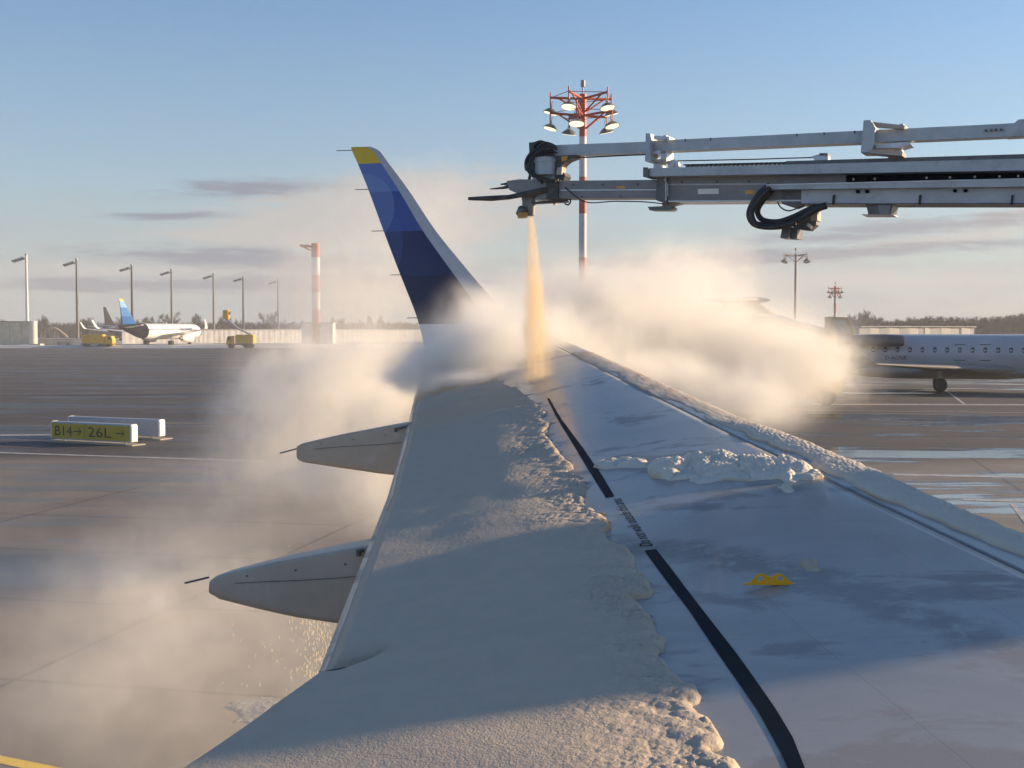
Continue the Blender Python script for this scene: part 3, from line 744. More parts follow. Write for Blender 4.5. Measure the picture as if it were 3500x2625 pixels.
def le_snow():
    us = np.concatenate([np.linspace(3.0, 9.0, 520), np.linspace(9.02, 12.6, 120)]); nv = 90
    s = np.linspace(.868, .9995, nv); U_ = np.repeat(us[:, None], nv, 1)
    a = f_te(us); c = f_le(us)-a; Fq = a[:, None]+c[:, None]*s[None, :]
    q = np.stack([U_.ravel(), Fq.ravel()], 1)
    x = np.repeat((f_le(us))[:, None], nv, 1).ravel()-q[:, 1]           # metres behind the leading edge
    ed = .335+.13*(fbm(q[:, 0]*1.7, q[:, 0]*0+3, 3, 61)-.5)*2+.05*(vnoise(q[:, 0]*9, q[:, 1]*9, 62)-.5)
    d = ed-x
    thin = np.clip((q[:, 0]-8.2)/.9, 0, 1)
    e = np.clip(d/.26, 0, 1); e = np.sqrt(np.clip(1-(1-e)**2, 0, 1))*np.clip(d/.03, 0, 1)**.5
    nose = np.clip(x/.05, 0, 1)**.5
    h = (.042*(1-thin*.85))*e*(.55+.6*fbm(q[:, 0]*2, q[:, 1]*2, 3, 63))*(.35+.65*nose)+e*(1-thin*.6)*(.006*pops(q[:, 0], q[:, 1], .03, 64)+.004*pops(q[:, 0], q[:, 1], .014, 66)+.010*pops(q[:, 0], q[:, 1], .16, 67, .8))
    z = zs(q[:, 0], q[:, 1])+np.where(d > 0, np.maximum(h, 0), -.006)
    st = np.clip(1-d/.02, 0, 1)*(.3+.7*np.clip((vnoise(q[:, 0]*3, q[:, 1]*3, 68)-.3)*3, 0, 1))+thin*.35*np.clip((fbm(q[:, 0]*4, q[:, 1]*12, 3, 65)-.4)*4, 0, 1)
    X = q[:, :1]*UU[None, :2]+q[:, 1:]*FF[None, :2]
    # carry the rim down over the nose of the slat
    ids = np.arange(len(q)).reshape(len(us), nv)
    V = np.c_[X, z]; low = V[ids[:, -1]].copy(); low[:, :2] += FF[None, :2]*.012; low[:, 2] -= .05
    ids2 = np.c_[ids, len(q)+np.arange(len(us))]
    Q = np.stack([ids2[:-1, :-1], ids2[1:, :-1], ids2[1:, 1:], ids2[:-1, 1:]], -1).reshape(-1, 4)
    dd = np.r_[d, np.full(len(us), 1.)]
    o = np_mesh('snow_strip', np.r_[V, low], Q[(dd > -.003)[Q].any(1)], M['snowcream'], attrs={'stain': np.clip(np.r_[st, np.zeros(len(us))], 0, 1)})
    tag(o, 'rounded roll of snow lying along the front edge of the wing', 'snow', kind='stuff')
le_snow()
# ------------------------------------------------------------------ de-icing truck whose arm reaches in from the right
def arm_plane():
    A = at_y(1800, 650, 13.0); B = at_y(3500, 640, 10.8); d = np.array([B[0]-A[0], B[1]-A[1], 0.]); d /= np.linalg.norm(d)
    return A, d, np.array([-d[1], d[0], 0.])
BA, BD, BN = arm_plane()
def bp(x, y, off=0.):
    """point of the arm's vertical mid plane (shifted off metres away from the camera) seen at a pixel of the photograph"""
    v = ray(x, y); o = BA+BN*off; t = ((o-CAM)@BN)/(v@BN); return CAM+v*t
truck = empty('deicing_truck', 'de-icing truck with a long grey spraying arm reaching over the wing', 'de-icing truck', (0, 0, 0))
def plate(name, pts, w, m, off=0., parent=truck):
    return MB().prism([bp(x, y, off) for x, y in pts], BN*w).build(name, m, parent)
def quad(x0, x1, a0, b0, a1, b1): return [(x0, a0), (x1, a1), (x1, b1), (x0, b0)]
# upper arm, two telescoping lengths
ua1 = plate('upper_arm', quad(1862, 2226, 500, 536, 487, 525), .13, M['boomgrey'])
ua2 = plate('upper_arm', [(2236, 485), (3440, 427), (3440, 471), (2236, 522)], .16, M['boomgrey'])
plate('arm_joint', [(3436, 428), (3470, 426), (3485, 414), (3560, 408), (3560, 466), (3440, 472)], .19, M['boomgrey'])
for x, y in [(3370, 446), (3388, 445), (3404, 444), (3422, 443)]:
    MB().tube([bp(x, y, -.075), bp(x, y, -.1)], .012, 8).build('bolt', M['steel'], ua2)
for x in (2350, 2436, 2730, 2822, 2925): plate('edge_clip', quad(x, x+4, 484-(x-2236)*.048, 494-(x-2236)*.048, 484-(x-2236)*.048, 494-(x-2236)*.048), .18, M['steel'], parent=ua2)
# lower arm: inner length, sleeve, big outer length with its rails
la1 = plate('lower_arm', quad(1850, 2266, 622, 682, 618, 680), .2, M['boomdark'])
plate('edge_rib', quad(1850, 2266, 652, 656, 650, 654), .212, M['alu'], parent=la1)
la2 = plate('lower_arm', quad(2262, 2900, 600, 691, 598, 688), .25, M['boomdark'])
plate('edge_rib', quad(2296, 2640, 633, 638, 631, 636), .262, M['boomgrey'], parent=la2)
plate('base_flange', quad(2300, 2900, 690, 695, 687, 692), .29, M['alu'], parent=la2)
r1 = plate('arm_rail', [(2218, 579), (3620, 544), (3620, 585), (2218, 606)], .2, M['boomgrey'], -.16)
plate('arm_end_cap', quad(2214, 2232, 577, 609, 577, 609), .26, M['steel'], -.16)
la3 = plate('lower_arm', [(2752, 651), (3620, 641), (3620, 700), (2752, 700)], .3, M['boomgrey'], -.03)
plate('base_flange', [(2752, 700), (3620, 699), (3620, 704), (2752, 704)], .33, M['steel'], -.03, la3)
plate('arm_recess', [(2650, 602), (3620, 585), (3620, 613), (2650, 634)], .12, M['navy'], -.02)
r2 = plate('arm_rail', [(2629, 634), (3620, 611), (3620, 640), (2629, 651)], .2, M['boomgrey'], -.16)
plate('edge_rib', [(2629, 634), (3620, 611), (3620, 615), (2629, 638)], .215, M['alu'], -.16, r2)
tk = plate('cable_trough', [(2690, 566), (2696, 555), (3620, 528), (3620, 546), (2690, 572)], .2, M['steel'], .02)
for x in (2705, 2720, 2960, 2974, 2990): plate('bolt', quad(x, x+5, 551-(x-2700)*.03, 557-(x-2700)*.03, 551-(x-2700)*.03, 557-(x-2700)*.03), .05, M['steel'], .02, tk)
plate('cable_chain_base', quad(2335, 2695, 574, 580, 566, 572), .1, M['black'], .02)
for i in range(22):
    x = 2348+i*15.6; y = 573-i*.36
    plate('chain_link', quad(x, x+7, y-9, y+2, y-9.2, y+1.8), .09, M['steel'], .02)
plate('cable_chain_top', quad(2340, 2692, 563, 566, 555, 558), .09, M['black'], .02)
# small lamps / rivets along the dark recess
for x in (2846, 2917, 2990, 3167, 3247, 3332, 3416, 3480):
    y = 618-(x-2650)*.02
    MB().tube([bp(x, y, -.08), bp(x, y, -.1)], .011, 8).build('rivet', M['alu'], truck)
for x in (2700, 2720, 2745): plate('slide_pad', quad(x, x+14, 606, 622, 606, 622), .1, M['alu'], -.05)
# fore clamp frame
b1 = plate('arm_clamp', [(2222, 462), (2238, 462), (2236, 556), (2219, 556)], .24, M['boomgrey'], -.06)
plate('clamp_bar', quad(2238, 2290, 464, 476, 468, 478), .05, M['alu'], -.15, b1); plate('clamp_bar', quad(2238, 2288, 466, 476, 468, 480), .05, M['alu'], .12, b1)
plate('clamp_post', quad(2283, 2292, 468, 484, 468, 484), .26, M['boomgrey'], -.02, b1)
plate('clamp_post', quad(2270, 2290, 519, 556, 518, 556), .2, M['alu'], 0, b1)
plate('clamp_bar', quad(2236, 2288, 520, 532, 519, 530), .2, M['alu'], 0, b1); plate('clamp_bar', quad(2236, 2286, 548, 557, 549, 558), .22, M['fairing'], 0, b1)
plate('clamp_foot', quad(2242, 2268, 556, 580, 556, 579), .14, M['alu'], 0, b1)
pul = MB(); c = bp(2304, 565, 0); pul.tube([c-BN*.03, c+BN*.03], .055, 20); pul.tube([c-BN*.05, c+BN*.05], .02, 10); pul.build('pulley', M['alu'], truck)
MB().tube([bp(2310, 550, 0), bp(2560, 545, 0), bp(2785, 538, 0)], .006, 6).build('pull_rod', M['steel'], truck)
rb = plate('rod_anchor', [(2778, 537), (2800, 530), (2812, 527), (2834, 530), (2834, 550), (2790, 552)], .1, M['alu'])
plate('anchor_nut', quad(2806, 2834, 526, 534, 526, 534), .12, M['steel'], 0, rb)
# rear clamp frame
b2 = plate('arm_clamp', [(2962, 419), (2985, 418), (3000, 448), (2998, 500), (2984, 527), (2952, 528), (2958, 470)], .28, M['boomgrey'], -.04)
plate('clamp_bar', [(2984, 418), (3095, 430), (3092, 441), (2996, 436)], .06, M['fairing'], -.14, b2); plate('clamp_post', quad(3084, 3096, 430, 445, 430, 445), .26, M['boomgrey'], 0, b2)
plate('clamp_bar', [(2976, 516), (3092, 523), (3090, 537), (2976, 528)], .2, M['fairing'], -.1, b2)
plate('clamp_bar', [(3000, 500), (3110, 490), (3118, 499), (3080, 510), (3000, 512)], .22, M['alu'], -.02, b2)
plate('clamp_post', quad(3062, 3086, 506, 526, 504, 526), .12, M['boomgrey'], 0, b2); plate('clamp_foot', quad(3040, 3072, 534, 556, 536, 553), .14, M['fairing'], 0, b2)
# sleeve end with its scraper and little lamp
sl = plate('arm_sleeve', [(2264, 606), (2296, 606), (2296, 690), (2290, 700), (2258, 688)], .29, M['steel'], -.01)
plate('sleeve_edge', quad(2292, 2296, 606, 690, 606, 690), .31, M['alu'], -.01, sl); MB().tube([bp(2270, 612, -.16), bp(2282, 630, -.17), bp(2283, 670, -.17)], .008, 6).build('cable', M['boomgrey'], sl)
lb = plate('lamp_bracket', [(2268, 695), (2334, 688), (2330, 698), (2300, 706), (2296, 716), (2270, 712)], .1, M['fairing'])
plate('work_lamp', [(2223, 709), (2300, 706), (2308, 712), (2300, 721), (2230, 721)], .16, M['lamp'], 0, lb)
# hose loop
def hose(pts, r, off, name='hose', m=None):
    P = [Vector(bp(x, y, off)) for x, y in pts]; out = []
    for i in range(len(P)-1):
        p0 = P[max(i-1, 0)]; p1 = P[i]; p2 = P[i+1]; p3 = P[min(i+2, len(P)-1)]
        for k in range(6):
            t = k/6; out.append(.5*((2*p1)+(p2-p0)*t+(2*p0-5*p1+4*p2-p3)*t*t+(3*p1-p0-3*p2+p3)*t**3))
    out.append(P[-1])
    return MB().tube(out, r, 10).build(name, m or M['hose'], truck)
hose([(2632, 634), (2600, 660), (2572, 700), (2562, 735), (2580, 765), (2630, 774), (2690, 768), (2740, 745), (2790, 715), (2825, 702)], .033, -.22)
hose([(2640, 645), (2612, 680), (2592, 712), (2592, 735), (2612, 754), (2660, 758), (2710, 742), (2760, 718), (2800, 702)], .027, -.15)
hose([(2632, 640), (2590, 690), (2570, 730), (2590, 770), (2650, 776), (2720, 760)], .025, -.3)
hose([(2652, 652), (2662, 700), (2690, 720), (2720, 714), (2750, 700)], .007, -.1, 'cable', M['steel'])
plate('hose_box', [(2680, 655), (2762, 655), (2762, 695), (2720, 712), (2682, 700)], .22, M['steel'], -.03)
# work lights below the arm
wl = plate('light_mount', [(2740, 722), (2795, 715), (2795, 770), (2772, 790), (2740, 786), (2700, 772), (2702, 764), (2735, 762)], .12, M['steel'])
plate('mount_face', quad(2778, 2800, 722, 758, 722, 756), .16, M['fairing'], 0, wl); 
MB().tube([bp(2770, 768, -.09), bp(2764, 776, -.09)], .03, 10).build('lamp_lens', M['lensoff'], wl)
plate('work_lamp', [(2684, 774), (2708, 778), (2704, 817), (2676, 816)], .2, M['lamp'], -.04); plate('work_lamp', [(2710, 778), (2736, 782), (2733, 818), (2706, 818)], .2, M['lamp'], .05)
# box under the outer length
jb = plate('junction_box', [(2970, 703), (3062, 703), (3052, 737), (2978, 737)], .28, M['steel'], -.02); plate('box_cover', [(3012, 706), (3054, 706), (3048, 737), (3018, 737)], .31, M['boomdark'], -.02, jb)
plate('box_lip', [(2956, 736), (3060, 735), (3060, 739), (2956, 739)], .26, M['alu'], -.02, jb)
for x in (2847, 3142, 3457):
    plate('gusset', [(x, 667), (x+8, 666), (x+5, 690), (x+6, 700), (x-3, 700)], .02, M['black'], -.19, la3)
for x in (2926, 2958, 3258, 3294): plate('stop_block', quad(x, x+12, 650-(x-2900)*.008, 660-(x-2900)*.008, 650-(x-2900)*.008, 660-(x-2900)*.008), .03, M['navy'], -.19, la3)
# spray head
_st = M['steel']; M['steel'] = M['headsteel']
hd = plate('spray_head', [(1822, 492), (1850, 488), (1900, 496), (1905, 536), (1896, 560), (1890, 592), (1872, 600), (1840, 598), (1826, 570)], .2, M['steel'])
mot = MB(); a = bp(1866, 540, -.05); b = bp(1866, 600, -.05); mot.tube([a, b], .115, 20); mot.tube([bp(1866, 548, -.05), bp(1866, 556, -.05)], .125, 20); mot.build('rotator', M['boomgrey'], truck)
plate('head_bracket', [(1890, 536), (1978, 532), (1978, 540), (1946, 552), (1930, 566), (1920, 590), (1904, 598), (1890, 580)], .14, M['steel'])
plate('warning_plate', [(1928, 538), (1950, 536), (1948, 550), (1930, 556)], .15, M['orange'])
cl = plate('head_clamp', [(1906, 598), (1938, 593), (1942, 604), (1936, 620), (1906, 622)], .15, M['steel']); plate('clamp_lug', [(1912, 575), (1928, 572), (1926, 598), (1908, 600)], .1, M['fairing'], -.06, cl)
plate('head_yoke', [(1845, 598), (1905, 600), (1905, 622), (1830, 624), (1826, 612)], .12, M['boomgrey'])
hose([(1850, 500), (1822, 516), (1806, 540), (1802, 570), (1812, 590), (1830, 600), (1850, 618)], .02, -.1)
hose([(1840, 506), (1812, 526), (1798, 552), (1800, 580), (1816, 578), (1812, 600), (1806, 624)], .017, .06)
hose([(1830, 512), (1800, 540), (1796, 562), (1810, 566)], .008, -.15, 'cable', M['steel']); hose([(1816, 585), (1835, 605), (1855, 625)], .017, -.16)
hose([(1876, 494), (1850, 484), (1830, 490), (1824, 506)], .015, -.12); hose([(1900, 500), (1870, 488), (1846, 496), (1846, 520), (1866, 540)], .012, -.14)
ar = plate('head_arm', [(1746, 622), (1790, 616), (1930, 620), (1930, 680), (1880, 682), (1860, 664), (1830, 660), (1790, 668), (1755, 652)], .2, M['boomdark'], -.01)
plate('arm_collar', [(1884, 616), (1924, 616), (1924, 684), (1884, 684)], .24, M['steel'], -.01, ar)
MB().tube([bp(1870, 648, -.12), bp(1800, 662, -.14), bp(1740, 674, -.16), bp(1680, 678, -.17), bp(1602, 679, -.18)], [.03, .03, .026, .03, .018], 10).build('spray_lance', M['steel'], truck)
MB().tube([bp(1760, 632, -.05), bp(1720, 642, -.05), bp(1676, 646, -.05)], [.03, .014, .006], 8).build('spray_lance', M['steel'], truck)
MB().tube([bp(1770, 626, .05), bp(1735, 628, .06), bp(1712, 630, .06)], [.03, .016, .008], 8).build('spray_lance', M['steel'], truck)
nz = MB(); nz.tube([bp(1802, 660, 0), bp(1804, 690, 0), bp(1800, 716, 0)], [.07, .06, .05], 14); nz.build('nozzle_pipe', M['boomdark'], truck)
nt = MB(); nt.tube([bp(1815, 668, -.02), bp(1815, 715, -.02), bp(1815, 738, -.02)], [.05, .046, .04], 14); nt.build('nozzle', M['boomdark'], truck)
fl = MB(); fl.tube([bp(1778, 705, -.06), bp(1784, 722, -.06), bp(1786, 728, -.06)], [.02, .07, .065], 14); fl.build('flood_lamp', M['lamp'], truck); MB().tube([bp(1786, 728, -.06), bp(1787, 745, -.06)], [.066, .05], 14).build('lit_lamp_face', mat('lamp_lit_orange', (.55, .33, .12), .3), truck)  # amber colour stands in for the orange light on the lamp face
ua = plate('head_rail', [(1822, 692), (1880, 686), (1940, 686), (1940, 692), (1890, 694), (1824, 698)], .08, M['steel'], -.02); plate('rail_post', quad(1894, 1900, 690, 700, 690, 700), .06, M['fairing'], 0, ua)
plate('head_tray', [(1826, 664), (1872, 664), (1866, 686), (1828, 686)], .1, M['alu'], .02)
hose([(1936, 686), (1946, 680), (1950, 690), (1942, 700), (1930, 696)], .008, 0, 'hook', M['black'])
M['steel'] = _st
for k, (o_, r_) in enumerate([(-.18, .011), (-.2, .008), (.1, .012), (-.12, .009), (.14, .01)]):
    hose([(1905, 505+6*k), (1872+3*k, 498+7*k), (1834-5*k, 520+4*k), (1812-4*k, 556), (1818, 590+3*k), (1850+8*k, 612), (1900, 618)], r_, o_)
hose([(1930, 640), (2000, 690), (2100, 688), (2200, 690), (2262, 696)], .006, -.13, 'cable', M['black'])
hose([(1900, 540), (2000, 538), (2120, 532), (2222, 528)], .007, -.05, 'cable', M['black'])
for x, y in [(1960, 632), (2060, 631), (2180, 630), (2330, 622), (2450, 621), (2560, 620), (1990, 672), (2120, 671)]:
    MB().tube([bp(x, y, -.128), bp(x, y, -.145)], .012, 8).build('bolt', M['steel'], truck)
plate('warning_label', quad(2120, 2150, 640, 648, 640, 648), .207, M['orange'], 0, la1); plate('type_plate', quad(2400, 2470, 650, 668, 649, 667), .256, M['signend'], 0, la2)
plate('warning_label', quad(2560, 2590, 655, 668, 654, 667), .256, M['orange'], 0, la2)
# what carries the arm: the truck itself, beyond the right edge of the photograph
E0 = bp(3500, 440); E1 = bp(3500, 640)
def arm_on(name, P, L, h, w, m):
    P = np.array(P); d = BD*L; z = np.array([0, 0, h/2])
    return MB().prism([P-z, P+d-z, P+d+z, P+z], BN*w).build(name, m, truck)
arm_on('upper_arm', E0+BD*.2, 3.0, .14, .16, M['boomgrey']); arm_on('lower_arm', E1+BD*.35, 2.95, .36, .32, M['boomgrey'])
T0 = E1+BD*4.2; tx, ty = T0[0], T0[1]
for nm, c, s, m, bv in [('boom_pivot', (tx-.85, ty+.44, 5.75), (.24, .24, 1.4), M['boomgrey'], .03), ('boom_column', (tx+2.7, 7.5, 3.8), (.6, .6, 5.4), M['boomgrey'], .05), ('shadow_cabin', (tx+1.0, 7.38, 4.85), (2.1, 2.15, 1.7), M['white'], .06), ('cabin_column', (tx+1.0, 7.4, 3.4), (1.4, 1.5, 1.4), M['boomgrey'], .05),  # cabin is unseen, added to cast the shadow band on the near wing
                        ('fluid_tank', (tx+1.2, 9.6, 2.1), (2.4, 4.4, 1.8), M['white'], .2), ('chassis', (tx+1.2, 8., .95), (2.2, 8.4, .35), M['steel'], .03), ('truck_cab', (tx+1.2, 4.9, 1.95), (2.4, 2.0, 2.2), M['white'], .2)]:
    MB().box(c, s, bev=bv).build(nm, m, truck)
MB().tube([(tx-.85, ty+.44, 6.35), (tx+1., 8.4, 6.45), (tx+2.7, 7.5, 6.4)], .17, 10).build('boom_neck', M['boomgrey'], truck)  # unseen neck, bent high so that its shadow misses the wing
MB().box((tx+1.0, 7.38, 5.0), (2.13, 1.9, .8), bev=.05).build('cabin_window', M['glass'], truck); MB().box((tx+1.2, 4.6, 2.4), (2.43, 1.05, .8), bev=.05).build('cab_window', M['glass'], truck)
for yy in (5.0, 9.6, 10.9):
    for xx in (.15, 2.25): MB().tube([(tx+xx-.16, yy, .5), (tx+xx+.16, yy, .5)], .5, 20).build('wheel', M['tyre'], truck)

# ------------------------------------------------------------------ floodlight masts
def flood(parent, c, out, s, m, lm, tilt=.35):
    """one floodlight: hood with a lens, hung on a bracket"""
    c = Vector(c); out = Vector(out).normalized(); side = Vector((-out.y, out.x, 0)); upv = Vector((0, 0, 1))
    ax = (out*math.sin(tilt)-upv*math.cos(tilt)).normalized(); fw_ = ax.cross(side).normalized()
    def ring(d, a, b): return [c+ax*d+side*(a*s*math.cos(k*math.pi/8))+fw_*(b*s*math.sin(k*math.pi/8)) for k in range(16)]
    h = MB().loft([ring(-.30*s, .14, .14), ring(-.22*s, .32, .3), ring(0, .55, .5), ring(.04*s, .57, .52)]).build('floodlight', m, parent)
    MB().loft([ring(.041*s, .52, .47), ring(.07*s, .50, .45)]).build('lens', lm, h)
    mb = MB(); mb.tube([c-ax*.3*s+upv*.0, c-ax*.3*s+upv*.5*s-out*.05*s], .03*s, 6); mb.tube([c+side*.3*s-ax*.1*s, c+upv*.6*s], .018*s, 5); mb.tube([c-side*.3*s-ax*.1*s, c+upv*.6*s], .018*s, 5); mb.build('bracket', M['lamp'], h)
    return h
def striped_mast(lab, x, d, ytop, r0, r1, bands, headr, tiers, nl, s, lm, red=True, az0=.3, group=None, grey=None):
    z1 = zx(ytop, d); X = gx(x, d)
    root = empty('light_mast', lab, 'light mast', (X, d, 0), 0, group)
    zz = [0]+[zx(b, d) for b in bands]+[z1]
    for i in range(len(zz)-1):
        f0 = zz[i]/z1; f1 = zz[i+1]/z1
        isred = ((len(zz)-2-i) % 2 == 0) and red
        MB().tube([(0, 0, zz[i]), (0, 0, zz[i+1])], [r0+(r1-r0)*f0, r0+(r1-r0)*f1], 14, caps=True).build('pole_section', (M['red'] if i == len(zz)-2 else M['redpale']) if isred else (grey or M['mastwhite']), root)
    fr = M['red'] if red else (grey or M['mastgrey'])
    for ti, yt in enumerate(tiers):
        zt = zx(yt, d)
        for k in range(nl):
            a = az0+2*math.pi*k/nl+ti*.25; dr = Vector((math.cos(a), math.sin(a), 0)); e = dr*headr+Vector((0, 0, zt))
            mb = MB(); mb.tube([(0, 0, zt-.15), e], .085*s, 6); mb.tube([dr*.15+Vector((0, 0, zt-1.1*s)), dr*headr*.75+Vector((0, 0, zt-.06))], .06*s, 5)
            a2 = az0+2*math.pi*(k+1)/nl+ti*.25; mb.tube([e*.999, Vector((math.cos(a2)*headr, math.sin(a2)*headr, zt))], .025*s, 5)
            mb.tube([e+Vector((0, 0, .35*s)), e-Vector((0, 0, .75*s))], .05*s, 6)
            ao = mb.build('lamp_arm', fr, root)
            flood(root, e-Vector((0, 0, 1.05*s)), dr, s, M['lamp'], lm, .28)
    mb = MB(); mb.tube([(0, 0, z1), (0, 0, z1+.6*s)], .05*s, 6); mb.tube([(0, 0, z1+.5*s), (0, 0, z1+.95*s)], .16*s, 8); mb.build('mast_top', M['mastgrey'], root)
    return root
striped_mast('tall red and white floodlight mast rising behind the spraying arm', 1990, 85, 322, .28, .24, [1010, 880, 730, 605, 468], 2.25, (330, 388), 5, .98, M['lens'], az0=.45)
striped_mast('slim pale floodlight mast with a wide crosshead above the steam, beyond the regional jet', 2716, 240, 868, .34, .24, [1030, 960, 900], 3.0, (872,), 4, 1.25, M['lensoff'], red=False, az0=.5, grey=mat('mast_pinkish', (.42, .37, .35), .5))
m3 = striped_mast('short floodlight mast with four lamps beside the operator cab', 2851, 330, 978, .42, .3, [1070, 1035, 1005], 1.9, (985, 1002), 4, 1.15, M['lensoff'], red=True, az0=.2, grey=M['mastgrey'])
def lattice_mast():
    d = 350.; z1 = zx(832, d); X = gx(1082, d)
    root = empty('radar_mast', 'thick red and white banded tower half lost in the steam, left of the winglet', 'mast', (X, d, 0))
    zz = [0, zx(1058, d), zx(1000, d), zx(940, d), zx(880, d), z1]
    for i in range(5): MB().tube([(0, 0, zz[i]), (0, 0, zz[i+1])], 1.22, 14).build('tower_section', M['redpale'] if i % 2 == 0 else M['mastwhite'], root)
    mb = MB(); 
    for k in range(4): mb.box((-1.5-k*.75, 0, z1-.9+(.25*(k % 2))), (1.1, 2.2, .5), bev=.05)
    mb.tube([(0, 0, z1-2.6), (-4.3, 0, z1-.6)], .22, 6); mb.tube([(0, 0, z1-1.2), (-4.5, 0, z1-.5)], .25, 6); mb.build('lamp_platform', M['redpale'], root)
lattice_mast()
def plain_mast(lab, x, ytop, tone):
    H = 25.; v = ray(x, ytop); d = (H-CZ)/v[2]*v[1]; X = gx(x, d)
    root = empty('light_mast', lab, 'light mast', (X, d, 0), 0, 'row of plain masts behind the apron')
    MB().tube([(0, 0, 0), (0, 0, H*.5), (0, 0, H)], [.5, .4, .3], 14).build('pole', tone, root)
    mb = MB(); mb.tube([(0, 0, H-.05), (0, 0, H+.35)], .42, 12); mb.build('pole_cap', M['mastgrey'], root)
    for k in range(4):
        q = Vector((-1.0-.75*k, -.2*k, H-.9-.28*k))
        f_ = MB().box(q, (.85, 1.3, .6), Matrix.Rotation(.5, 3, 'Y'), bev=.08).build('floodlight', M['lamp'], root)
        MB().tube([(0, 0, H-1.1), q], .05, 5).build('bracket', M['lamp'], f_)
dk = mat('mast_dark', (.035, .038, .04), .45, metal=.3); md = mat('mast_mid', (.12, .125, .125), .5, metal=.2); pale = mat('mast_pale', (.62, .61, .58), .45)
for x, y, m_, lab in [(97, 872, pale, 'bright pale mast standing behind the beige barrier'), (268, 887, md, 'grey mast standing behind the yellow truck with no arm'), (455, 907, dk, 'dark mast directly behind the blue tail fin'),
                      (590, 922, md, 'grey mast behind the fuselage of the parked airliner'), (733, 936, md, 'grey mast beside the white winglet of the parked airliner'), (834, 946, dk, 'dark mast rising behind the yellow truck with the raised bucket'), (953, 956, md, 'farthest and shortest of the plain masts, beside a bare tree')]:
    plain_mast(lab, x, y, m_)

# ------------------------------------------------------------------ airliners
def ell(cx, cz, ry, rz, x, n=24): return [(x, cx+ry*math.cos(2*math.pi*k/n), cz+rz*math.sin(2*math.pi*k/n)) for k in range(n)]
def foil_loft(name, A, m, parent, vert=False, n=9, t=.1):
    """A: list of (x leading edge, x trailing edge, y, z) sections"""
    secs = []; s_ = np.linspace(0, 1, n)
    for xl, xt, y, z in A:
        c = xl-xt; up_ = [(xl-c*s, float(naca(s))*c*t*10) for s in s_]; dn = [(xl-c*s, -float(naca(s))*c*t*10) for s in s_[1:-1][::-1]]
        secs.append([(x, y+h, z) if vert else (x, y, z+h) for x, h in up_+dn])
    mb = MB().loft(secs); return mb.build(name, m, parent)
def wheelset(parent, x, y, r, zax, m=2, gap=.5, strut_top=2.0):
    g = MB().tube([(x, y, zax), (x, y, strut_top)], .14, 8).build('landing_gear', M['mastgrey'], parent)
    for k in range(m):
        yy = y+(k-(m-1)/2)*gap; MB().tube([(x, yy-.17, zax), (x, yy-.13, zax), (x, yy+.13, zax), (x, yy+.17, zax)], [r*.8, r, r, r*.8], 18).build('wheel', M['tyre'], g)
